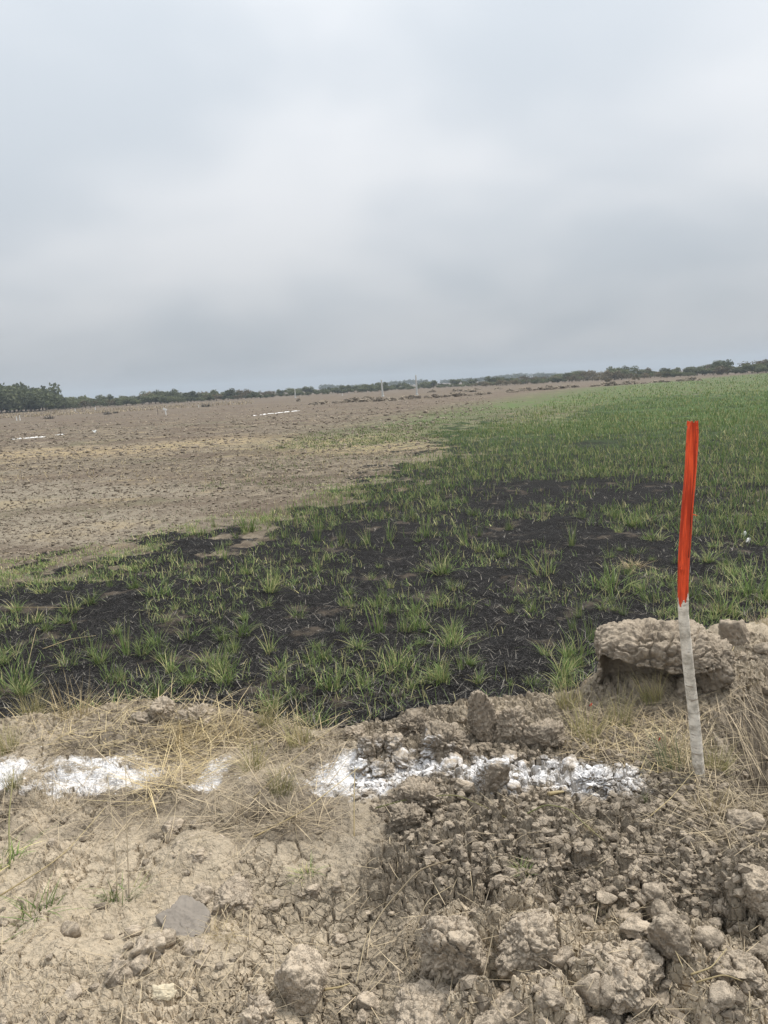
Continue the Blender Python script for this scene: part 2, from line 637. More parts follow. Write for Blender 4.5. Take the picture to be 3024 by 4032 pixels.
LIME = (0.86, 0.845, 0.84)
PALE_SOIL = (0.465, 0.390, 0.290)
MID_SOIL = (0.318, 0.270, 0.206)
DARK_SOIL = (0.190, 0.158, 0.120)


def soil_material():
    m, t = mat("soil")
    lime, pos = lime_mask(t)
    at = lambda k: t.n('ShaderNodeAttribute', attribute_name=k).outputs['Fac']
    big = t.noise(pos, 1.6, 4)
    medn = t.noise(pos, 9, 5, 0.6)
    fine = t.noise(pos, 70, 4, 0.6)
    f = t.math('ADD', at('pale'), t.math('MULTIPLY', t.math('SUBTRACT', medn, .5), 1.0))
    f = t.math('ADD', f, t.math('MULTIPLY', t.math('SUBTRACT', big, .5), 1.1), clamp=True)
    col = t.mix(t.smooth(f, 0.05, 0.95), MID_SOIL, PALE_SOIL)
    col = t.mix(t.math('MULTIPLY', at('dark_tone'), t.smooth(medn, .25, .6)), col, DARK_SOIL)  # darker soil tone in patches, including shade painted in the pit and straw
    # ploughed field tint
    fcol = t.mix(t.smooth(t.noise(pos, 2.6, 8, .72), .35, .66), (0.098, 0.079, 0.060), (0.262, 0.220, 0.164))
    fcol = t.mix(t.math('MULTIPLY', at('fpale'), t.smooth(t.noise(pos, 7, 7, .72), .36, .60)), fcol, (0.282, 0.247, 0.192))
    fcol = t.mix(t.smooth(t.noise(pos, 26, 4, .7), .56, .66), fcol, (0.095, 0.078, 0.060))
    lg = t.noise(t.mapping(pos, (.16, .30, 1)), 1.0, 5, .6)
    fcol = t.mix(t.math('MULTIPLY', t.smooth(lg, .46, .60), .72), fcol, (0.120, 0.090, 0.068))
    fcol = t.mix(t.math('MULTIPLY', t.smooth(t.noise(t.mapping(pos, (.22, .35, 1), (5, 3, 0)), 1.0, 6, .65), .53, .66), .45), fcol, (0.150, 0.155, 0.085))
    fcol = t.mix(t.math('MULTIPLY', at('fstraw'), t.smooth(t.noise(pos, 3.3, 4), .38, .6)), fcol, (0.37, 0.29, 0.175))
    fcol = t.mix(t.math('MULTIPLY', t.smooth(t.noise(t.mapping(pos, (.35, .55, 1), (2, 8, 0)), 1.0, 6, .7), .54, .64), .55), fcol, (0.34, 0.275, 0.175))
    fcol = t.mix(at('fdark'), fcol, (0.150, 0.115, 0.090))
    fcol = t.mix(t.math('MULTIPLY', at('green'), t.smooth(t.noise(pos, 1.3, 5, .7), .36, .56)), fcol, (0.105, 0.155, 0.055))
    col = t.mix(at('field'), col, fcol)
    # burnt: char with ash flecks and bare brown patches
    n = t.noise(pos, 2.2, 5, 0.62)
    bare = t.smooth(n, 0.565, 0.69)
    char = t.mix(t.smooth(fine, .52, .72), (0.0105, 0.0098, 0.0098), (0.046, 0.043, 0.041))
    char = t.mix(t.smooth(t.noise(pos, 150, 2), .64, .70), char, (0.20, 0.195, 0.185))
    char = t.mix(t.math('MULTIPLY', bare, .75), char, (0.108, 0.088, 0.068))
    bm_ = t.smooth(t.math('ADD', at('burn'), t.math('MULTIPLY', t.math('SUBTRACT', t.noise(pos, 5.5, 8, .75), .5), 1.5)), .36, .64)
    col = t.mix(bm_, col, char)
    col = t.mix(t.math('MULTIPLY', t.math('MULTIPLY', at('green'), bm_), t.smooth(t.noise(pos, 1.1, 5, .7), .30, .60)), col, (0.085, 0.135, 0.045))
    col = t.mix(t.smooth(fine, .3, .7), t.mix(1.0, col, (.84, .84, .84), 'MULTIPLY'), t.mix(1.0, col, (1.1, 1.1, 1.1), 'MULTIPLY'))
    fv = t.math('MULTIPLY_ADD', at('frag'), .62, .69)
    col = t.mix(1.0, col, t.n('ShaderNodeCombineColor', ins={0: fv, 1: fv, 2: fv}).outputs[0], 'MULTIPLY')
    col = t.mix(lime, col, LIME)
    vor = t.n('ShaderNodeTexVoronoi', feature='DISTANCE_TO_EDGE', ins={'Scale': 34.0})
    t.set(vor.inputs['Vector'], t.n('ShaderNodeVectorMath', operation='ADD', ins={0: pos, 1: t.n('ShaderNodeVectorMath', operation='SCALE', ins={0: t.n('ShaderNodeTexNoise', ins={'Scale': 25.0, 'Detail': 2.0}).outputs[1], 3: 0.03}).outputs[0]}).outputs[0])
    crk = t.math('MULTIPLY', t.smooth(vor.outputs['Distance'], 0.0, 0.10), t.math('MULTIPLY', at('crackbump'), 0.6))
    hgt = t.math('ADD', t.math('MULTIPLY', t.noise(pos, 90, 5, .65), 0.8), crk)
    finish(t, col, 0.95, hgt, 0.012, 0.9, 0.1)
    return m


def clod_material(name, dark=0.0):
    m, t = mat(name)
    lime, pos = lime_mask(t)
    tc = t.n('ShaderNodeTexCoord').outputs['Object']
    oi = t.n('ShaderNodeObjectInfo').outputs['Random']
    sh = t.n('ShaderNodeVectorMath', operation='ADD', ins={0: pos, 1: t.n('ShaderNodeCombineXYZ', ins={0: oi, 1: oi, 2: oi}).outputs[0]}).outputs[0]
    n1 = t.noise(sh, 14, 5, .6)
    n2 = t.noise(sh, 85, 4, .65)
    geo = t.n('ShaderNodeNewGeometry')
    nz = t.n('ShaderNodeSeparateXYZ', ins={0: geo.outputs['Normal']}).outputs[2]
    dust = t.math('ADD', t.math('MULTIPLY', n1, .9), t.math('MULTIPLY', t.math('SUBTRACT', n2, .5), .5))
    lo, hi = [(a * (1 - dark), b * (1 - .75 * dark)) for a, b in ((.29, .47),)][0]
    c_lo = (lo, lo * .835, lo * .645)
    c_hi = (hi, hi * .84, hi * .65)
    ti = t.n('ShaderNodeAttribute', attribute_name='tint').outputs['Fac']
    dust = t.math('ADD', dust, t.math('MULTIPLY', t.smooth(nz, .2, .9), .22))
    f = t.smooth(t.math('ADD', dust, t.math('ADD', t.math('MULTIPLY', t.math('SUBTRACT', oi, .5), .25), t.math('MULTIPLY', ti, .55))), .25, .85)
    col = t.mix(f, c_lo, c_hi)
    col = t.mix(lime, col, LIME)
    wv = t.n('ShaderNodeVectorMath', operation='SCALE', ins={0: t.n('ShaderNodeTexNoise', ins={'Scale': 22.0, 'Detail': 3.0}).outputs[1], 3: 0.05}).outputs[0]
    vor = t.n('ShaderNodeTexVoronoi', feature='DISTANCE_TO_EDGE', ins={'Scale': 27.0, 'Vector': t.n('ShaderNodeVectorMath', operation='ADD', ins={0: sh, 1: wv}).outputs[0]})
    ck = t.math('MULTIPLY', t.smooth(vor.outputs['Distance'], 0.0, 0.07), 1.0)
    finish(t, col, .95, t.math('ADD', t.math('ADD', n2, ck), t.math('MULTIPLY', t.noise(sh, 260, 2), .4)), .008, .75, .1)
    return m


def blade_material(name, base, tip, dry, trans=.25, varn=.3):
    """base->tip along the blade, some blades drier"""
    m, t = mat(name)
    tt = t.n('ShaderNodeAttribute', attribute_name='along').outputs['Fac']
    tint = t.n('ShaderNodeAttribute', attribute_name='tint').outputs['Fac']
    oi = t.n('ShaderNodeObjectInfo').outputs['Random']
    col = t.mix(tt, base, tip)
    col = t.mix(t.smooth(t.math('ADD', tint, t.math('MULTIPLY', t.math('SUBTRACT', oi, .5), .2)), .62, 1.0), col, dry)
    v = t.math('MULTIPLY', t.math('MULTIPLY_ADD', t.math('FRACT', t.math('MULTIPLY', tint, 7.31)), varn * 2, 1 - varn), t.math('MULTIPLY_ADD', oi, .45, .78))
    col = t.mix(1.0, col, t.n('ShaderNodeCombineColor', ins={0: v, 1: v, 2: v}).outputs[0], 'MULTIPLY')
    finish(t, col, .6, None, spec=.25, trans=trans)
    return m


M = {}
M['soil'] = soil_material()
M['clod'] = clod_material("clod_soil")
M['heap'] = clod_material("heap_soil", .52)
M['clod_dark'] = clod_material("clod_soil_dark", .24)
M['clod_pale'] = clod_material("clod_soil_pale", -.16)
M['clod_field'] = clod_material("clod_soil_field", .36)
M['grass'] = blade_material("green_grass", (0.095, 0.152, 0.042), (0.262, 0.350, 0.118), (0.50, 0.45, 0.23))
M['grass_far'] = blade_material("green_grass_far", (0.068, 0.112, 0.032), (0.148, 0.218, 0.066), (0.32, 0.30, 0.14))
M['grass_blue'] = blade_material("bluish_grass", (0.080, 0.110, 0.055), (0.19, 0.225, 0.12), (0.40, 0.36, 0.21))
M['straw'] = blade_material("straw", (0.42, 0.33, 0.175), (0.64, 0.53, 0.31), (0.34, 0.28, 0.19), .15)
M['straw_grey'] = blade_material("weathered_straw", (0.30, 0.24, 0.165), (0.52, 0.43, 0.28), (0.20, 0.165, 0.12), .1)
M['straw_green'] = blade_material("yellowing_grass", (0.20, 0.21, 0.085), (0.42, 0.37, 0.19), (0.50, 0.41, 0.22), .2)
M['char'] = blade_material("charred_stem", (0.018, 0.017, 0.016), (0.075, 0.070, 0.065), (0.30, 0.275, 0.235), 0)


def simple(name, col, rough=.7, nscale=20, amt=.3, bdist=.004, spec=.3):
    m, t = mat(name)
    tc = t.n('ShaderNodeTexCoord').outputs['Object']
    n = t.noise(tc, nscale, 5, .6)
    c = t.mix(n, tuple(a * (1 - amt) for a in col), tuple(min(1, a * (1 + amt)) for a in col))
    finish(t, c, rough, n, bdist, .6, spec)
    return m


M['concrete'] = simple("concrete", (.52, .52, .50), .85, 3, .15)
M['white_paint'] = simple("white_paint", (.80, .80, .78), .6, 8, .08)
M['wood_dark'] = simple("weathered_wood", (.12, .10, .08), .9, 12, .35)
M['tape'] = simple("red_tape", (.55, .03, .025), .5, 10, .1)
M['lime'] = simple("lime_lumps", (.80, .79, .78), .95, 60, .06)
M['litter'] = simple("white_scrap", (.78, .78, .76), .6, 40, .08)
M['slab'] = simple("grey_clay_slab", (.235, .208, .178), .95, 22, .30, .010, .1)
M['pebble'] = simple("cream_stone", (.56, .49, .36), .9, 40, .12, .004, .15)
M['root'] = simple("root_fibre", (.30, .24, .17), .9, 30, .3)


def leaf_material(name, dk, lt, trans=.25):
    m, t = mat(name)
    tint = t.n('ShaderNodeAttribute', attribute_name='tint').outputs['Fac']
    oi = t.n('ShaderNodeObjectInfo').outputs['Random']
    col = t.mix(tint, dk, lt)
    v = t.math('MULTIPLY_ADD', oi, .5, .75)
    col = t.mix(1.0, col, t.n('ShaderNodeCombineColor', ins={0: v, 1: v, 2: v}).outputs[0], 'MULTIPLY')
    finish(t, col, .7, None, spec=.2, trans=trans)
    return m


M['leaf_dark'] = leaf_material("leaves_dark", (.055, .066, .034), (.140, .158, .080))
M['leaf_mid'] = leaf_material("leaves_mid", (.075, .088, .045), (.190, .205, .105))
M['leaf_dry'] = leaf_material("leaves_dry", (.085, .074, .044), (.200, .165, .100))
M['trunk'] = simple("tree_bark", (.16, .13, .10), .9, 4, .3)


def red_paint():
    m, t = mat("red_paint")
    tc = t.n('ShaderNodeTexCoord').outputs['Object']
    streak = t.noise(t.mapping(tc, (60, 60, 5)), 1.0, 5, .6)
    fl = t.noise(tc, 45, 4, .6)
    col = t.mix(t.smooth(streak, .36, .64), (.44, .046, .018), (.90, .110, .037))
    col = t.mix(t.smooth(fl, .66, .74), col, (.24, .032, .018))
    col = t.mix(t.smooth(t.noise(t.mapping(tc, (90, 90, 9)), 1.0, 4, .7), .72, .78), col, (.20, .12, .085))
    zz_ = t.n('ShaderNodeSeparateXYZ', ins={0: tc}).outputs[2]
    chip = t.math('MULTIPLY', t.smooth(t.noise(t.mapping(tc, (85, 85, 30)), 1.0, 4, .65), .52, .60), t.smooth(zz_, PAINT_Z + .10, PAINT_Z + .0))
    col = t.mix(chip, col, (.30, .235, .185))
    finish(t, col, .72, t.math('ADD', streak, fl), .004, .9, .2)
    return m


def bark():
    m, t = mat("pale_bark")
    tc = t.n('ShaderNodeTexCoord').outputs['Object']
    ring = t.noise(t.mapping(tc, (16, 16, 95)), 1.0, 4, .6)
    bl = t.noise(t.mapping(tc, (18, 18, 26)), 1.0, 5, .65)
    col = t.mix(t.smooth(bl, .32, .66), (.36, .325, .27), (.84, .785, .69))
    col = t.mix(t.smooth(ring, .60, .70), col, (.30, .255, .205))
    fl = t.noise(t.mapping(tc, (70, 70, 100)), 1.0, 3, .6)
    col = t.mix(t.smooth(fl, .66, .74), col, (.085, .072, .060))
    zz_ = t.n('ShaderNodeSeparateXYZ', ins={0: tc}).outputs[2]
    mud = t.math('MULTIPLY', t.smooth(t.noise(tc, 60, 4, .6), .40, .62), t.smooth(zz_, .20, .03))
    col = t.mix(mud, col, (.27, .225, .165))
    finish(t, col, .85, t.math('ADD', ring, bl), .004, .8, .15)
    return m


PAINT_Z = .70
M['red'] = red_paint()
M['bark'] = bark()
M['cut'] = simple("chopped_wood", (.34, .065, .030), .9, 60, .5, .006)
M['split'] = simple("split_groove", (.045, .020, .013), .95, 40, .3)

# ------------------------------------------------------------------ ground
az_f = np.linspace(-33, 40, 730)
az = np.concatenate([np.linspace(-180, -34, 36), az_f, np.linspace(41, 180, 36)[:-1]])
AZ_NEAR = np.radians(az)
az2 = np.concatenate([np.linspace(-180, -41, 40), np.linspace(-40, 40, 330), np.linspace(41, 180, 40)[:-1]])
AZ_FAR = np.radians(az2)


def gsp(a, b, step):
    return np.exp(np.linspace(math.log(a), math.log(b), int(math.log(b / a) / step)))


def ground_attrs(x, y):
    bank, crumb, clay, lump = roughness_zones(x, y)
    u, v = px_of(x, y, np.full(x.shape, BANK_Z))
    r = np.hypot(x, y)
    near = r < 9
    front = y > 0.3
    pale = np.clip(0.42 + 0.5 * sstep(1450, 750, u) * sstep(2950, 3150, v) - .38 * crumb + .25 * lump * sstep(3500, 3800, v) + 0.2 * clay, 0, 1)
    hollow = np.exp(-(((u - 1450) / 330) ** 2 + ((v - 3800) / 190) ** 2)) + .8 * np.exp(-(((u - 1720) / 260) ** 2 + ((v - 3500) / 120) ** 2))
    pale = np.where(front, pale, .5)
    mulch_shade = sstep(2720, 2800, v) * sstep(3370, 3240, v + 60 * fbm2(x * 4, y * 4, 211, 2)) * sstep(1450, 1250, u) * sstep(-.5, .4, fbm2(x * 3, y * 3, 213, 3))  # brown mulch together with the shadow between the straw, painted dark
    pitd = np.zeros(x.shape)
    pitd[near] = sstep(-.05, .15, poly_dist(x[near], y[near], PIT))  # pit mask: the shade inside it is painted into the soil colour
    dark_tone = np.where(front, np.clip(.8 * pitd + 0.42 * crumb + .5 * hollow + .95 * mulch_shade, 0, 1), 0)  # crumb slope and hollow just darker; pit and straw carry painted shade
    inb = np.zeros(x.shape)
    fr = y > 0.5
    sc = np.clip(r * 0.10, .2, 5.0)
    inb[fr] = sstep(-1, 1, poly_dist(x[fr], y[fr], BURNT) / sc[fr] + .8 * fbm2(x[fr] * 9 / (2 + r[fr]), y[fr] * 6 / (2 + r[fr]), 201, 3) + .9 * fbm2(x[fr] * 2.6, y[fr] * 2.6, 205, 3))
    burn = inb * (1 - bank)
    fade = sstep(120, 25, r)
    burn = burn * np.clip(fade + .25, 0, 1)

    def m(poly, k=.06):
        o = np.zeros(x.shape)
        o[fr] = sstep(-1, 1, poly_dist(x[fr], y[fr], poly) / np.clip(r[fr] * k, .15, 6))
        return o
    green = np.clip(m(GREEN, .14) * sstep(12, 34, r) + .5 * m(STRIP, .12), 0, 1)
    frag = np.full(x.shape, .5)
    nr = r < 6
    if nr.any():
        frag[nr] = detail(x[nr], y[nr], True)[1]
    return dict(pale=pale, dark_tone=dark_tone, burn=burn, green=green, field=1 - bank, fpale=m(PALE), fstraw=m(STRAWB, .08),
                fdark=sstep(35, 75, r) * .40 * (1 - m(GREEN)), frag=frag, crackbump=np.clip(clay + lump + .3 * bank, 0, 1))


def polar(rs, azs, name, zfun, smooth=True):
    rr, aa = np.meshgrid(rs, azs, indexing='ij')
    x = (rr * np.sin(aa)).ravel()
    y = (rr * np.cos(aa)).ravel()
    z = zfun(x, y, rr.ravel())
    F = quads(len(rs), len(azs), True)[:, ::-1]
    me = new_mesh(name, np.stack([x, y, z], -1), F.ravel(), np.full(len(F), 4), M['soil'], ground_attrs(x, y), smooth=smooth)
    return me


R_SPLIT = 4.75
near_r = np.concatenate([gsp(.25, 1.5, .05), gsp(1.507, R_SPLIT, .0027)])
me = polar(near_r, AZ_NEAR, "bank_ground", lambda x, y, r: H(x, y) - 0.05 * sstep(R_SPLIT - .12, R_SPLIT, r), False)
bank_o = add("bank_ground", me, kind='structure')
bank_o['label'] = 'dry cracked soil bank in the foreground with trodden pale dust'
far_r = np.concatenate([gsp(4.3, 14, .008), gsp(14.25, 2300, .018)])
me = polar(far_r, AZ_FAR, "field_ground", lambda x, y, r: H(x, y) * np.where(r < 200, 1, 0) - 0.012 * sstep(R_SPLIT + .05, R_SPLIT - .1, r) - .05 * sstep(4.45, 4.3, r))
field_o = add("field_ground", me, kind='structure')
field_o['label'] = 'flat field, burnt black in front, ploughed brown and green beyond'


# ------------------------------------------------------------------ clods
def clod_mesh(name, sub, size, seed, boxy=2.4, rough=.22, cell=.07, crack=.016, crumbly=.012, material='clod', shear=(0, 0), fine=.004, planes=None, undercut=False):
    """a broken lump: faceted body, thin cracks, angular crumbs on its surface"""
    v, f = ico(sub)
    rg = np.random.default_rng(seed)
    if planes is None:
        k = 13
        nn = rg.normal(0, 1, (k, 3))
        nn /= np.linalg.norm(nn, axis=1)[:, None]
        nn = np.concatenate([nn, np.eye(3), -np.eye(3)])
        dd = np.concatenate([rg.uniform(.74, .98, k), np.full(6, .98)])
    else:
        nn = np.array([p[:3] for p in planes], float)
        nn /= np.linalg.norm(nn, axis=1)[:, None]
        dd = np.array([p[3] for p in planes], float)
    if undercut:
        q = (np.abs(v) ** 5).sum(1) ** (1 / 5)
    vw = v + (.10 if planes is None else .045) * np.stack([fbm3(v * 2.2 + 9 * k, seed + 50 + k, 3) for k in range(3)], -1)
    vw /= np.linalg.norm(vw, axis=1)[:, None]
    c = np.clip(vw @ nn.T, .02, None) / dd[None]
    pw = 20 if planes is None else 26
    r = 1 / ((c ** pw).sum(1) ** (1 / pw))
    if undercut:
        r = 1 / q
    n = v * r[:, None] * (1 + rough * .55 * fbm3(v * 1.7 + seed * 3.17, seed, 4, .55))[:, None]
    p = n * np.array(size)
    mask = np.ones(len(v))
    if undercut:
        a_, b_, c_ = (p / np.array(size)).T
        line = .42 - .34 * (a_ + .6) + .10 * fbm3(v * 3.1, seed + 66, 3)
        low = sstep(.10, -.14, c_ - line) * sstep(.25, -.35, b_) * sstep(1.05, .62, a_) * sstep(-1.0, -.78, a_)
        p[:, 1] += low * size[1] * 1.05
        p[:, 2] += np.where(c_ > .2, .10 * p[:, 1] + .030 * fbm3(v * 2.3, seed + 67, 3), 0)
        mask = 1 - .8 * low
    p[:, 0] += shear[0] * p[:, 2]
    p[:, 1] += shear[1] * p[:, 2]
    nor = v / np.array(size) ** .5
    nor /= np.linalg.norm(nor, axis=1)[:, None]
    dsp = np.zeros(len(v))
    if crack:
        wp = p + .22 * cell * np.stack([fbm3(p / cell * .9 + k * 5.1, seed + 20 + k, 3) for k in range(3)], -1)
        f1, f2, cid = worley3(wp / cell + seed, seed)
        dsp += -crack * (1 - sstep(.01, .13, f2 - f1)) * sstep(-.5, .3, fbm3(p / cell * .35, seed + 31, 2)) + crack * .30 * (cid - .5)
        if sub >= 6:
            f1, f2, cid = worley3(wp / (cell * .42) + seed * 2, seed + 3)
            dsp += crack * .28 * (-(1 - sstep(.02, .2, f2 - f1)) + .5 * (cid - .5))
    if crumbly:
        cs = min(.032, .22 * min(size))
        wp = p + .3 * cs * np.stack([fbm3(p / cs * .9 + k * 5.1, seed + 80 + k, 2) for k in range(3)], -1)
        f1, f2, cid = worley3(wp / cs + seed * 1.7, seed + 9)
        dsp += .62 * crumbly * (cid - .5 - .6 * (1 - sstep(.0, .30, f2 - f1))) * (.3 + .9 * sstep(-.3, .4, fbm3(p / cs * .25, seed + 90, 2)))
    dsp += fine * fbm3(p / .016, seed + 40, 3)
    p = p + nor * (dsp * mask)[:, None]
    return new_mesh(name, p, f.ravel(), np.full(len(f), 3), M[material], {'tint': np.zeros(len(p))})


def hero(name, box, label, cat='soil clod', seed=1, depth=.8, sub=6, sink=.25, material='clod', rotz=0, lift=0, **kw):
    """box: where it shows (left, top, right, bottom) in the photograph; gives it a real size at its distance"""
    u0, v0, u1, v1 = box
    uc = (u0 + u1) / 2
    g = G(uc, v1)[0]
    dist = np.linalg.norm(g - CP)
    wid = (u1 - u0) * dist / FPX
    dep = math.asin((CAM_Z - g[2]) / dist)
    hp = (v1 - v0) * dist / FPX
    dm = depth * wid
    hh = max((hp - dm * .75 * math.sin(dep)) / math.cos(dep), .22 * wid)
    full = hh / (1 - sink / 2)
    sz = (wid / 2 * .93, dm / 2, full / 2)
    me = clod_mesh(name, sub, sz, seed, material=material, **kw)
    fwd = np.array([g[0], g[1]])
    fwd = fwd / np.linalg.norm(fwd)
    c = np.array([g[0] + fwd[0] * dm * .36, g[1] + fwd[1] * dm * .36, 0])
    base = g[2] + lift
    o = add(name, me, loc=(c[0], c[1], base + full / 2 - sink * full / 2), rot=(0, 0, -math.atan2(fwd[0], fwd[1]) + rotz), label=label, cat=cat)
    return o


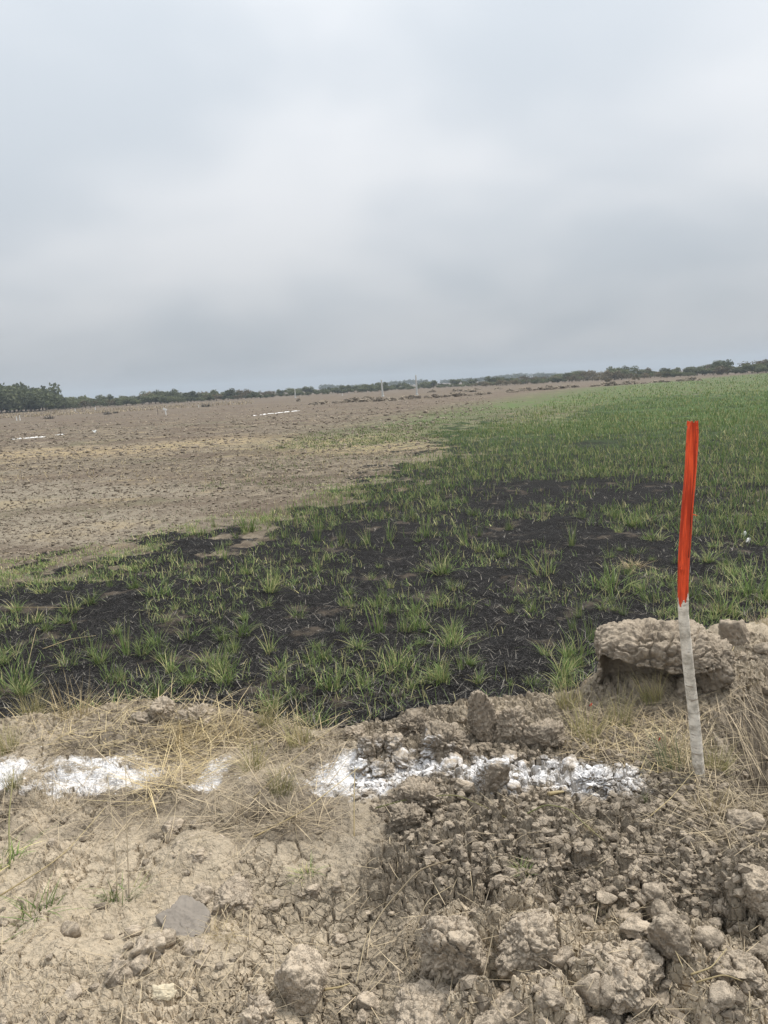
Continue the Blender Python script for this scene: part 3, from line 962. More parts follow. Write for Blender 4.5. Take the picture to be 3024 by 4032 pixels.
HEROES = [
    ("soil_boulder", (2352, 2462, 2800, 2748), "big cracked clay boulder behind the red and grey stake, undercut on its near side", dict(seed=3, depth=.62, sub=7, rough=.10, cell=.085, crack=.030, crumbly=.002, fine=.003, sink=.1, undercut=True)),
    ("soil_boulder", (2690, 2500, 2880, 2745), "rough crumbling lump joined to the right side of the big boulder", dict(seed=8, depth=.9, boxy=3, rough=.30, cell=.06, crack=.022, crumbly=.016, sink=.2, material='clod_dark')),
    ("soil_clod", (2835, 2440, 2960, 2565), "smooth grey clod behind and right of the stake, farthest back", dict(seed=12, depth=.8, sub=5, rough=.22, crack=.006, crumbly=.004, sink=.8, material='clod_pale')),
    ("soil_clod", (1838, 2715, 1968, 2945), "tall upright clod standing like a thumb behind the lime line", dict(seed=15, depth=1.0, boxy=3.2, rough=.18, cell=.05, crack=.014, crumbly=.012, sink=.1, shear=(-.10, 0))),
    ("soil_clod", (1940, 2765, 2090, 2945), "rough crumbly clod just right of the thumb-shaped clod", dict(seed=18, depth=.9, rough=.3, cell=.05, crack=.018, crumbly=.016)),
    ("soil_clod", (2060, 2830, 2235, 2970), "low crumbly clod sloping down right of the thumb-shaped clod", dict(seed=21, depth=.9, rough=.3, cell=.05, crack=.018, crumbly=.016)),
    ("soil_clod", (1560, 2808, 1720, 2935), "dark jagged clod on the heap left of the thumb-shaped clod, behind the others", dict(seed=24, depth=.8, rough=.32, cell=.05, crack=.02, crumbly=.018, material='clod_dark')),
    ("soil_clod", (1640, 2845, 1860, 3010), "big dark rough clod leaning against the thumb-shaped clod", dict(seed=27, depth=.75, rough=.28, cell=.06, crack=.02, crumbly=.016, material='clod_dark')),
    ("soil_clod", (1355, 2850, 1445, 2935), "pale angular clod at the top left corner of the heap", dict(seed=30, depth=.9, boxy=4, rough=.2, cell=.06, crack=.012, crumbly=.006, material='clod_pale')),
    ("soil_clod", (1415, 2890, 1525, 3000), "split clod with a lime dusted top at the left of the heap", dict(seed=33, depth=.8, boxy=4, rough=.2, cell=.06, crack=.016, crumbly=.006)),
    ("soil_clod", (1505, 2885, 1600, 2985), "flat sided pale block between the split clod and the dark clods", dict(seed=36, depth=.8, boxy=5, rough=.18, cell=.07, crack=.012, crumbly=.004, material='clod_pale')),
    ("soil_clod", (1375, 2985, 1455, 3065), "small lime streaked clod at the lower left of the heap", dict(seed=39, depth=.8, boxy=3.4, rough=.2, crack=.012, crumbly=.01, sub=5)),
    ("soil_clod", (1465, 2995, 1560, 3080), "grey lime smeared clod in the dark gap of the heap", dict(seed=42, depth=.8, boxy=3.4, rough=.2, crack=.012, crumbly=.01, sub=5)),
    ("soil_clod", (1560, 3070, 1765, 3215), "round crumbly clod in front of the lime line with a dark hollow beside it", dict(seed=45, depth=.8, rough=.22, cell=.055, crack=.018, crumbly=.018)),
    ("soil_clod", (1545, 3170, 1700, 3300), "lower crumbly clod under the round one in front of the lime line", dict(seed=48, depth=.9, rough=.3, cell=.05, crack=.018, crumbly=.02, material='clod_dark')),
    ("soil_clod", (1865, 2990, 2010, 3150), "block thickly covered with white lime at the middle of the line", dict(seed=51, depth=.75, boxy=4, rough=.16, cell=.07, crack=.010, crumbly=.006)),
    ("soil_clod", (2255, 3015, 2420, 3120), "dark clod speckled with lime near the right end of the line", dict(seed=54, depth=.75, rough=.28, cell=.05, crack=.014, crumbly=.016, material='clod_dark')),
    ("soil_clod", (1660, 3610, 1915, 3850), "large cracked lump in the front right, split all over into small plates", dict(seed=57, depth=1.05, boxy=3, rough=.18, cell=.055, crack=.022, crumbly=.003, sink=.8, fine=.0025)),
    ("soil_clod", (1960, 3590, 2205, 3800), "large rough lump right of the plate-cracked one in the front", dict(seed=60, depth=1.05, boxy=3, rough=.26, cell=.06, crack=.022, crumbly=.003, sink=.8, fine=.0025)),
    ("soil_clod", (1575, 3895, 1870, 4090), "broad cracked lump cut by the bottom edge of the picture, middle right", dict(seed=63, depth=1.05, boxy=3, rough=.2, cell=.06, crack=.022, crumbly=.003, sink=.8, fine=.0025)),
    ("soil_clod", (1890, 3925, 2110, 4120), "pale cracked lump cut by the bottom edge, right of the broad one", dict(seed=66, depth=1.05, boxy=3, rough=.2, cell=.07, crack=.022, crumbly=.003, sink=.8, fine=.0025)),
    ("soil_clod", (2310, 3720, 2600, 3930), "wide crumbling lump low in the front right corner area", dict(seed=69, depth=1.05, boxy=2.6, rough=.3, cell=.06, crack=.022, crumbly=.003, sink=.8, fine=.0025)),
    ("soil_clod", (2560, 3610, 2708, 3790), "smooth rounded pale clod with its left side in shade, front right", dict(seed=72, depth=.9, boxy=2.8, rough=.16, cell=.12, crack=.005, crumbly=.002, sink=.25)),
    ("soil_clod", (2440, 3640, 2560, 3720), "small smooth brown clod left of the smooth pale one", dict(seed=75, depth=.8, rough=.2, cell=.12, crack=.010, crumbly=.004, sub=5, sink=.5, material='clod_pale')),
    ("soil_clod", (2785, 3740, 2985, 3880), "cracked dome shaped lump by the right edge in front", dict(seed=78, depth=1.05, boxy=2.6, rough=.2, cell=.06, crack=.022, crumbly=.003, sink=.8, fine=.0025)),
    ("soil_clod", (2915, 3440, 3080, 3600), "smooth grey lump cut by the right edge of the picture", dict(seed=81, depth=.9, rough=.2, cell=.1, crack=.006, crumbly=.005, sink=.3)),
    ("soil_clod", (2870, 3215, 3000, 3320), "pale clod resting in straw right of the stake foot", dict(seed=84, depth=.8, rough=.26, cell=.06, crack=.010, crumbly=.008, sub=5)),
    ("soil_clod", (1095, 3770, 1300, 3985), "brown cracked dome shaped clod near the bottom, left of centre", dict(seed=87, depth=.9, boxy=2.6, rough=.16, cell=.065, crack=.010, crumbly=.005, sink=.5, material='clod_pale')),
    ("soil_clod", (960, 3950, 1095, 4080), "round pale clod cut by the bottom edge left of the brown dome", dict(seed=90, depth=.9, rough=.16, cell=.08, crack=.010, crumbly=.004, sink=.5, material='clod_pale')),
    ("clay_slab", (632, 3570, 835, 3722), "flat grey five sided clay slab lying on pale dust at lower left", dict(seed=93, depth=1.15, rough=.16, cell=.07, crack=.004, crumbly=.003, fine=.003, material='slab', sink=.85, planes=[(.05, -.22, .97, .62), (-.95, -.45, .1, .80), (.2, -1, .05, .92), (1, -.35, .1, .86), (.8, .75, .1, .88), (-.55, .9, .1, .86), (0, 0, -1, 1)])),
    ("soil_clod", (840, 3465, 1010, 3600), "dull brown clod up and right of the grey slab", dict(seed=96, depth=.9, rough=.22, cell=.1, crack=.010, crumbly=.006, sink=.5, material='clod_pale')),
    ("soil_clod", (755, 3490, 850, 3595), "small brown clod touching the top of the grey slab", dict(seed=99, depth=.9, rough=.22, cell=.1, crack=.010, crumbly=.006, sub=5, sink=.5, material='clod_pale')),
    ("pale_stone", (608, 3885, 690, 3950), "small cream coloured stone near the bottom left", dict(seed=102, depth=.8, boxy=3, rough=.18, cell=.06, crack=.006, crumbly=.004, material='pebble', sub=5)),
    ("soil_clod", (530, 3680, 645, 3800), "tilted pale clod below and left of the grey slab", dict(seed=105, depth=.9, boxy=3.4, rough=.2, cell=.09, crack=.010, crumbly=.003, sub=5, sink=.5, material='clod_pale')),
    ("soil_clod", (715, 3700, 835, 3790), "round rimmed clod just below the grey slab", dict(seed=108, depth=.9, rough=.2, cell=.07, crack=.010, crumbly=.006, sub=5, sink=.5, material='clod_pale')),
    ("soil_clod", (420, 3800, 520, 3900), "rounded clod with a dark gap beside it at lower left", dict(seed=111, depth=.9, rough=.22, cell=.09, crack=.010, crumbly=.004, sub=5, sink=.5, material='clod_pale')),
    ("soil_clod", (680, 3285, 905, 3400), "wide low pale clod with cracks, left of centre below the straw", dict(seed=114, depth=.9, boxy=2.8, rough=.2, cell=.09, crack=.010, crumbly=.004, sink=.5, material='clod_pale')),
    ("soil_clod", (640, 3235, 722, 3305), "small pale clod behind the wide low one", dict(seed=117, depth=.9, boxy=2.8, rough=.2, cell=.09, crack=.010, crumbly=.004, sub=5, sink=.5, material='clod_pale')),
    ("soil_clod", (598, 2745, 695, 2860), "rounded clod among straw on the left edge of the burnt ground", dict(seed=120, depth=.9, boxy=2.8, rough=.2, cell=.07, crack=.010, crumbly=.006, sub=6)),
    ("soil_clod", (520, 2795, 615, 2875), "broken clod left of the rounded one among straw", dict(seed=123, depth=.9, boxy=3, rough=.26, cell=.05, crack=.018, crumbly=.012, sub=5)),
    ("soil_clod", (700, 2765, 870, 2890), "crumbly mound of soil among straw, left of centre", dict(seed=126, depth=.9, rough=.26, cell=.055, crack=.016, crumbly=.014, sub=6)),
    ("soil_clod", (2070, 3330, 2240, 3450), "knobbly clod right of centre in the crumb slope", dict(seed=129, depth=.8, rough=.3, cell=.05, crack=.014, crumbly=.016)),
    ("soil_clod", (2250, 3470, 2390, 3590), "lumpy clod below the knobbly one in the crumb slope", dict(seed=132, depth=.8, rough=.3, cell=.05, crack=.014, crumbly=.016)),
]
for nm, box, lab, kw in HEROES:
    hero(nm, box, lab, cat='stone' if nm == 'pale_stone' else ('clay slab' if nm == 'clay_slab' else 'soil clod'), **kw)

# medium clods: one mesh set, placed as individuals
CLODS = [clod_mesh("clod_%d" % k, 4, (.5 * random.uniform(.85, 1.2), .5 * random.uniform(.8, 1.1), .5 * random.uniform(.6, .85)), 200 + k, boxy=random.uniform(2.2, 3.6),
                   rough=.2, cell=.42, crack=.05, crumbly=.05, fine=.012) for k in range(9)]
CLODS_D = []
for m_ in CLODS[:7]:
    c_ = m_.copy()
    c_.materials.clear()
    c_.materials.append(M['clod_dark'])
    CLODS_D.append(c_)
CLODS_P = []
for m_ in CLODS[:6]:
    c_ = m_.copy()
    c_.materials.clear()
    c_.materials.append(M['clod_pale'])
    CLODS_P.append(c_)
CLODS_F = []
for k, m_ in enumerate(CLODS[:5]):
    c_ = m_.copy()
    c_.materials.clear()
    c_.materials.append(M['clod_field'])
    CLODS_F.append(c_)


def place_clods(n, box, smin, smax, label, group, meshes=CLODS, name="soil_clod", zone=None, power=2.2):
    u0, v0, u1, v1 = box
    k = 0
    tries = 0
    while k < n and tries < n * 60:
        tries += 1
        u, v = random.uniform(u0, u1), random.uniform(v0, v1)
        if zone and not zone(u, v):
            continue
        g = G(u, v)[0]
        s = smin + (smax - smin) * random.random() ** power
        z = float(mq(np.array([g[0]]), np.array([g[1]]))[0] + dq(np.array([g[0]]), np.array([g[1]]))[0])
        add(name, random.choice(meshes), loc=(g[0], g[1], z + s * .12), rot=(random.uniform(-.4, .4), random.uniform(-.4, .4), random.uniform(0, 6.3)),
            scale=(s, s * random.uniform(.8, 1.15), s * random.uniform(.7, 1.1)), label=label, cat='soil clod', group=group)
        k += 1


place_clods(38, (1350, 2880, 2250, 3060), .03, .10, "loose clods on the heap around the thumb-shaped clod", "clods on the heap")
place_clods(34, (1340, 3060, 2480, 3180), .025, .07, "small limed clods along the right half of the white line", "limed clods")
place_clods(40, (1600, 3180, 2250, 3480), .022, .065, "grey crumb of soil on the crumb slope below the lime line, left part", "crumbs left part of slope", CLODS_D, power=3)
place_clods(40, (2250, 3150, 2880, 3560), .022, .065, "grey crumb of soil on the crumb slope below the stake, right part", "crumbs right part of slope", CLODS_D, power=3)
place_clods(42, (2050, 3520, 3040, 4060), .03, .10, "loose clods between the big lumps at the lower right", "clods lower right")
place_clods(14, (0, 3650, 1000, 4050), .025, .075, "loose pale clods on the cracked dust at the lower left", "clods lower left", CLODS_P)
place_clods(16, (980, 3350, 1700, 4030), .02, .06, "small clods on the cracked clay at the bottom centre", "clods bottom centre", CLODS_P)
place_clods(24, (2650, 2560, 3080, 2760), .04, .12, "clods on rough ground beside the boulder right of the stake", "clods by the boulder")


def stuff_clods(name, pts, sizes, sub, material, label, flat=.75):
    v, f = ico(sub)
    n = len(pts)
    nv = len(v)
    nvar = 12
    var = []
    for k in range(nvar):
        q = v * (1 + .55 * fbm3(v * 1.9 + k * 3.3, 300 + k, 2))[:, None] * np.array([1, rng.uniform(.6, 1), rng.uniform(.5, .9)])
        var.append(q)
    var = np.array(var)
    idx = rng.integers(0, nvar, n)
    a = rng.uniform(0, 6.283, n)
    b = rng.uniform(-.6, .6, n)
    q = var[idx]
    ca, sa, cb, sb = np.cos(a)[:, None], np.sin(a)[:, None], np.cos(b)[:, None], np.sin(b)[:, None]
    x, y, z = q[..., 0], q[..., 1], q[..., 2]
    y, z = y * cb - z * sb, y * sb + z * cb
    x, y = x * ca - y * sa, x * sa + y * ca
    V = np.stack([x, y, z], -1) * sizes[:, None, None] * .5 + pts[:, None, :]
    F = (f[None] + (np.arange(n) * nv)[:, None, None]).reshape(-1, 3)
    me = new_mesh(name, V.reshape(-1, 3), F.ravel(), np.full(len(F), 3), M[material], {'tint': np.repeat(rng.normal(0, .5, n), nv)}, smooth=False)
    o = add(name, me, kind='stuff')
    o['label'] = label
    return o


def sample_px(n, poly):
    poly = np.array(poly, float)
    lo, hi = poly.min(0), poly.max(0)
    out = np.zeros((0, 2))
    while len(out) < n:
        q = rng.uniform(lo, hi, (n * 2, 2))
        out = np.concatenate([out, q[in_poly(q[:, 0], q[:, 1], poly)]])
    return out[:n]


def on_ground(px_, it=4):
    g = G(px_[:, 0], px_[:, 1], it)
    g[:, 2] += dq(g[:, 0], g[:, 1])
    return g


pp = np.concatenate([sample_px(6800, [(1380, 3130), (1500, 2860), (2300, 2850), (2600, 3100), (3000, 3150), (3060, 3560), (2300, 3620), (1650, 3440)]),
                     sample_px(1100, [(1600, 3500), (3100, 3500), (3100, 4100), (1500, 4100)]), sample_px(200, [(0, 3200), (1600, 3200), (1500, 4050), (0, 4050)]),
                     sample_px(700, [(2300, 2700), (3100, 2420), (3300, 2780), (3300, 3200), (2900, 3200), (2850, 2780), (2400, 2780)])])
g = on_ground(pp)
sz = .006 + .040 * rng.random(len(g)) ** 5
g[:, 2] += sz * .15
stuff_clods("soil_crumb_scatter", g, sz, 1, 'clod_dark', 'fine grey brown crumbs of soil strewn over the bank')

# lime granules on the powder line
s = rng.uniform(-.05, 1.0, 9000)
keep = rng.random(9000) < lime_profile(s) ** 1.6
s = s[keep][:1800]
off = rng.normal(0, .06, len(s))
xy = L0[:2] + np.outer(s * LLEN, LDIR) + off[:, None] * LNOR
g = np.column_stack([xy, mq(xy[:, 0], xy[:, 1]) + dq(xy[:, 0], xy[:, 1])])
sz = .003 + .008 * rng.random(len(g)) ** 3
g[:, 2] += sz * .1
stuff_clods("lime_powder", g, sz, 1, 'lime', 'white lime powder and granules spilled in a line across the bank')


# ------------------------------------------------------------------ grass
def blades(base, az, lean, curl, length, width, seg=3, tint=None, twist=None):
    n = len(base)
    t = np.linspace(0, 1, seg + 1)
    th = lean[:, None] + curl[:, None] * t[None, :]
    ds = length[:, None] / seg
    hx = np.concatenate([np.zeros((n, 1)), np.cumsum(np.sin(th[:, :-1]) * ds, 1)], 1)
    hz = np.concatenate([np.zeros((n, 1)), np.cumsum(np.cos(th[:, :-1]) * ds, 1)], 1)
    cx = base[:, 0:1] + np.sin(az)[:, None] * hx
    cy = base[:, 1:2] + np.cos(az)[:, None] * hx
    cz = base[:, 2:3] + hz
    wd = width[:, None] * np.clip(1.15 - t ** 1.5, .0, 1)[None, :] * .5
    pa = az + (np.pi / 2 if twist is None else np.pi / 2 + twist)
    ox, oy = np.sin(pa)[:, None] * wd, np.cos(pa)[:, None] * wd
    Lf = np.stack([cx - ox, cy - oy, cz], -1)[:, :-1]
    Rt = np.stack([cx + ox, cy + oy, cz], -1)[:, :-1]
    tip = np.stack([cx, cy, cz], -1)[:, -1:]
    V = np.concatenate([Lf, Rt, tip], 1)
    nv = 2 * seg + 1
    F, T = [], []
    for k in range(seg - 1):
        F += [k, seg + k, seg + k + 1, k + 1]
        T.append(4)
    F += [seg - 1, 2 * seg - 1, 2 * seg]
    T.append(3)
    F = (np.array(F)[None] + (np.arange(n) * nv)[:, None]).ravel()
    T = np.tile(T, n)
    al = np.tile(np.concatenate([t[:-1], t[:-1], [1.0]]), n)
    ti = np.repeat(rng.random(n) if tint is None else tint, nv)
    return V.reshape(-1, 3), F, T, al, ti


def blade_mesh(name, material, sets):
    V, F, T = join([s[:3] for s in sets])
    return new_mesh(name, V, F, T, M[material], {'along': np.concatenate([s[3] for s in sets]), 'tint': np.concatenate([s[4] for s in sets])}, smooth=True)


def tuft_set(n, rad, hmin, hmax, lean, curl, wmin, wmax, seg=4, up=0.0):
    r = rad * np.sqrt(rng.random(n))
    a = rng.uniform(0, 6.283, n)
    base = np.stack([r * np.sin(a), r * np.cos(a), np.full(n, -.008)], -1)
    az = a + rng.normal(0, .9, n)
    return blades(base, az, np.abs(rng.normal(0, lean, n)) + up, rng.uniform(.1, 1, n) * curl, rng.uniform(hmin, hmax, n), rng.uniform(wmin, wmax, n), seg, twist=rng.normal(0, .5, n))


TUFT_G = []
for k in range(14):
    n = int(rng.integers(22, 54))
    rad = rng.uniform(.03, .08)
    sets = [tuft_set(n, rad, .06, .19, .55, 1.5, .0026, .0052, 5), tuft_set(n // 2, rad * 1.3, .03, .10, .9, 1.0, .0026, .0055), tuft_set(7, rad * .7, .15, .27, .45, 1.4, .0022, .0038, 6), tuft_set(5, rad, .10, .22, 1.2, .3, .0020, .0032, 4)]
    TUFT_G.append(blade_mesh("green_tuft_%d" % k, 'grass', sets))
TUFT_U = []   # upright rush-like sprouts
for k in range(5):
    n = int(rng.integers(18, 36))
    TUFT_U.append(blade_mesh("upright_tuft_%d" % k, 'grass', [tuft_set(n, .03, .08, .25, .24, .5, .0026, .0042, 5), tuft_set(12, .035, .05, .14, .6, 1.0, .0026, .004)]))
TUFT_B = [blade_mesh("bluish_tuft_%d" % k, 'grass_blue', [tuft_set(90, .05, .10, .26, .55, .8, .0016, .003)]) for k in range(3)]
TUFT_S = [blade_mesh("straw_tuft_%d" % k, 'straw', [tuft_set(60, .09, .08, .28, .65, 1.0, .0018, .0032), tuft_set(40, .10, .15, .36, 1.1, .5, .0018, .003)]) for k in range(5)]
TUFT_Y = [blade_mesh("yellow_tuft_%d" % k, 'straw_green', [tuft_set(110, .08, .10, .30, .45, .9, .0018, .0038), tuft_set(24, .06, .22, .40, .35, .7, .0016, .0026)]) for k in range(4)]
TUFT_W = [blade_mesh("grey_tuft_%d" % k, 'straw_grey', [tuft_set(55, .09, .08, .26, .7, .9, .0016, .0030), tuft_set(30, .1, .10, .34, 1.25, .3, .0016, .0028)]) for k in range(4)]


def plant(meshes, u, v, wpx, name, label, cat='grass tuft', group=None, nat=.26, sc=None, zs=1.0, tilt=None):
    g = G(u, v)[0]
    x, y = np.array([g[0]]), np.array([g[1]])
    z = float(mq(x, y)[0] + dq(x, y)[0])
    dist = np.linalg.norm(g - CP)
    s = sc if sc else wpx * dist / FPX / nat
    rot = (random.uniform(-.18, .18), random.uniform(-.18, .18), random.uniform(0, 6.28))
    if name == 'grass_tuft':
        zs *= random.uniform(.6, 1.25)
        s *= random.uniform(.85, 1.15)
        if v > 3300:
            zs *= .5
    return add(name, random.choice(meshes), loc=(g[0], g[1], z), rot=rot, scale=(s, s, s * zs), label=label, cat=cat, group=group)


BIG = [  # px x, px y of the foot, spread px, variant, label
    (787, 2107, 130, 'g', "wide green tuft at the edge of bare brown soil, left of centre"),
    (863, 2185, 90, 'u', "tall narrow tuft just in front of the wide tuft at the brown edge"),
    (976, 2098, 160, 'g', "wide bright green tuft right of the first one at the brown edge"),
    (1121, 2116, 110, 'g', "green tuft third along the brown edge from the left"),
    (1248, 2125, 100, 'u', "green tuft fourth along the brown edge from the left"),
    (1347, 2143, 100, 'u', "green tuft fifth along the brown edge from the left"),
    (271, 2324, 110, 'g', "small bushy tuft alone near the left side of the burnt ground"),
    (624, 2352, 200, 'g', "broad spreading tuft left of centre on the burnt ground"),
    (1067, 2335, 190, 'g', "broad bright tuft in the middle of the burnt ground"),
    (741, 2508, 180, 'g', "large arching tuft left of centre, nearer than the broad one"),
    (958, 2498, 170, 'g', "low leafy bright tuft in the centre left"),
    (1490, 2495, 170, 'u', "tallest upright tuft in the centre of the burnt ground"),
    (54, 2700, 210, 'g', "wide low tuft at the left edge near the straw"),
    (262, 2610, 130, 'g', "green tuft near the left, above the straw clump"),
    (850, 2642, 150, 'g', "star shaped leafy tuft left of centre close to the bank"),
    (750, 2690, 160, 'g', "green tuft just beyond the clods on the left bank edge"),
    (615, 2742, 150, 'g', "green tuft behind the rounded clod on the left bank edge"),
    (1311, 2715, 230, 'g', "large dense tuft near the middle of the bank edge"),
    (1410, 2560, 170, 'g', "leafy tuft behind the large dense one"),
    (1537, 2132, 120, 'u', "upright tuft right of centre in the farther burnt ground"),
    (1675, 2114, 120, 'u', "second upright tuft right of centre in the farther burnt ground"),
    (1831, 2142, 110, 'u', "third upright tuft right of centre in the farther burnt ground"),
    (2253, 2150, 90, 'u', "slim upright tuft in the dark patch left of the stake"),
    (2143, 2262, 200, 'g', "wide tuft left of the stake, level with its red middle"),
    (2419, 2318, 260, 'g', "widest tuft cluster close left of the stake"),
    (1739, 2262, 200, 'g', "broad tuft right of the centre"),
    (2786, 2216, 120, 'g', "spiky tuft right of the stake"),
    (2648, 2280, 100, 'g', "spiky tuft just left of the stake"),
    (2575, 2123, 140, 'g', "low bright tuft left of the stake, farther back"),
    (2975, 2340, 230, 'g', "large tall tuft at the right edge behind the boulder"),
    (1785, 2548, 170, 'g', "round leafy tuft right of centre"),
    (1564, 2630, 160, 'g', "leafy tuft in the centre near the heap"),
    (1720, 2678, 160, 'g', "arching tuft beyond the heap"),
    (1886, 2690, 120, 'g', "tuft just behind the thumb-shaped clod"),
    (2327, 2520, 130, 'u', "bright upright tuft touching the left end of the big boulder"),
    (2560, 2640, 150, 'g', "tuft in the shade under the front of the boulder"),
    (2850, 2400, 180, 'g', "tuft growing right behind the boulder"),
    (1230, 2850, 200, 'g', "green tuft on the bank edge left of the heap"),
    (1080, 2790, 180, 'g', "green tuft behind the straw in the middle of the bank edge"),
    (1208, 3465, 170, 'g', "dark green weed sprouting from pale dust below the straw"),
    (15, 3430, 330, 'g', "green clump cut by the left edge of the picture"),
    (150, 3640, 290, 'g', "low dark green patch of grass at the lower left"),
    (480, 3545, 210, 'g', "thin green sprigs in the dust left of the grey slab"),
    (2060, 3470, 130, 'g', "small green sprout on the crumb slope"),
    (2330, 3600, 110, 'g', "tiny green tuft between lumps at the lower right"),
    (2545, 3175, 70, 'u', "tiny green sprout on the crumbs left of the stake foot"),
]
for u, v, wpx, kd, lab in BIG:
    o = plant(TUFT_G if kd == 'g' else TUFT_U, u, v, wpx, "grass_tuft", lab, nat=.27 if kd == 'g' else .24)

ZN = [(-60, 520, 'at the left side'), (520, 1050, 'left of centre'), (1050, 1600, 'in the middle'), (1600, 2150, 'right of centre'), (2150, 2650, 'left of the stake'), (2650, 3090, 'right of the stake')]
RW = [(2480, 2780, 'near the bank', 12, 130), (2240, 2480, 'midway out', 12, 100), (2000, 2240, 'farther out', 10, 78)]
for v0, v1, rw, cnt, w0 in RW:
    for u0, u1, zn in ZN:
        if u1 <= 520 and v0 <= 2000:
            continue
        k = 0
        for _ in range(400):
            if k >= cnt:
                break
            u, v = random.uniform(u0, u1), random.uniform(v0, v1)
            q = P(np.array([u]), np.array([v]), 0.0)
            if poly_dist(q[:, 0], q[:, 1], BURNT)[0] < .1 or edge_dist(q[:, 0], q[:, 1])[0] > -.1:
                continue
            if u > 2330 and v > 2430:
                continue
            plant(TUFT_G if random.random() < .72 else TUFT_U, u, v, random.uniform(.6, 1.25) * w0, "grass_tuft", "small green tufts %s, %s" % (rw, zn), group="green tufts %s %s" % (zn, rw), nat=.27)
            k += 1

# dry grass clumps on the bank
DRY = [
    (300, 2850, 330, 's', "large yellow straw clump at the left edge of the burnt ground"), 
    (130, 2840, 220, 'y', "green and yellow grass clump at the far left of the bank edge"), (30, 2960, 200, 'y', "yellowing grass at the left edge above the lime"),
    (740, 2960, 300, 's', "bent bundle of yellow straw hanging over the lime line"), (640, 2930, 240, 'w', "grey matted straw behind the bent bundle"),
    (920, 2930, 300, 's', "straw clump left of the heap at the bank edge"), (1000, 3060, 240, 'y', "dense greyish straw clump left of the heap"), (960, 3240, 220, 'w', "greyish straw clump below the lime line, left of the heap"),
    (1110, 3150, 230, 'y', "straw clump touching the left foot of the heap"), (1180, 2950, 260, 'y', "yellowing grass clump just left of the heap"), (1060, 2880, 240, 'y', "yellowing grass clump at the bank edge left of the heap"),
    (340, 3010, 170, 'w', "thin dry grass on the lime at the left"), (420, 3180, 240, 'w', "matted straw just below the lime at the left"), (620, 3230, 260, 'w', "flat matted straw below the bent bundle"),
    (200, 3170, 220, 'w', "sparse dry grass below the lime at the far left"), (60, 3130, 160, 'y', "short yellowing grass at the left edge below the lime"), (240, 2990, 120, 'w', "short stub of dry grass standing in the lime"),
    (2300, 2930, 300, 'y', "tall yellowing grass clump left of the stake"), (2440, 2880, 280, 'y', "yellowing grass clump in front of the boulder"), (2380, 2990, 220, 's', "low straw under the yellowing grass left of the stake"),
    (2660, 2990, 280, 's', "straw clump against the left side of the stake"), (2690, 3050, 200, 's', "straw clump at the foot of the stake"), (2570, 2780, 220, 'y', "thin grass in front of the boulder near the stake"), (2230, 2800, 220, 'y', "thin seeding grass behind the heap, left of the boulder"),
    (2640, 3062, 420, 'b', "bluish green fine grass tuft at the foot of the stake"), (2820, 3060, 220, 'y', "yellowing grass right of the stake foot"), (2860, 3210, 200, 'w', "straw spilling over the bank right of the stake"), (3000, 3240, 240, 'w', "straw at the right edge below the hollow"),
    (2800, 3230, 220, 's', "straw in front of the stake foot"), (2950, 2715, 170, 'w', "dry roots and straw on top of the hollow at the right edge"), (3010, 2500, 200, 's', "straw at the right edge beside the grey clod"),
    (1140, 3300, 260, 'w', "thin dry grass above the green weed"), (2450, 3640, 230, 'w', "flat tangle of dry stalks on the lower right slope"), (2850, 3360, 180, 'w', "small dry tuft on the crumbs right of the stake"),
    (620, 3560, 220, 'w', "flat litter of dry stalks above the grey slab"), (880, 3720, 220, 's', "dry stalks lying right of the grey slab"), (2330, 3330, 90, 's', "tiny yellow seed tuft on the crumb slope"),
    (2500, 2445, 170, 's', "thin straw lying on top of the boulder"),
]
MS = {'s': TUFT_S, 'y': TUFT_Y, 'w': TUFT_W, 'b': TUFT_B}
for u, v, wpx, kd, lab in DRY:
    zs = 1.0
    if 'flat' in lab or 'matted' in lab or 'lying' in lab:
        zs = .35
    o = plant(MS[kd], u, v, wpx, "bluish_grass_tuft" if kd == 'b' else "dry_grass_clump", lab, cat='grass tuft' if kd == 'b' else 'dry grass', nat=.46, zs=zs)
    if 'on top of the boulder' in lab:
        o.location.z += .40
    if 'bent bundle' in lab:
        o.scale.z *= 1.1


def single_stalk(name, pts, r, material, label, lift=.02, cat='dry stalk'):
    a = np.array(pts, float)
    g = G(a[:, 0], a[:, 1])
    lf = np.broadcast_to(np.asarray(lift, float), (len(a),))
    g[:, 2] += np.maximum(dq(g[:, 0], g[:, 1]), 0) + lf
    t = np.linspace(0, 1, len(g))
    tt = np.linspace(0, 1, len(g) * 6)
    c = [np.interp(tt, t, g[:, k]) for k in range(3)]
    for _ in range(3):
        c = [np.concatenate([[q[0]], .25 * q[:-2] + .5 * q[1:-1] + .25 * q[2:], [q[-1]]]) for q in c]
    path = np.stack(c, -1)
    V, F, T = tube(path, r * (1.1 - .6 * tt), 6)
    me = new_mesh(name, V - path[0], F, T, M[material], {'along': np.repeat(tt, 6), 'tint': np.full(len(V), .3)})
    return add(name, me, loc=path[0], label=label, cat=cat)


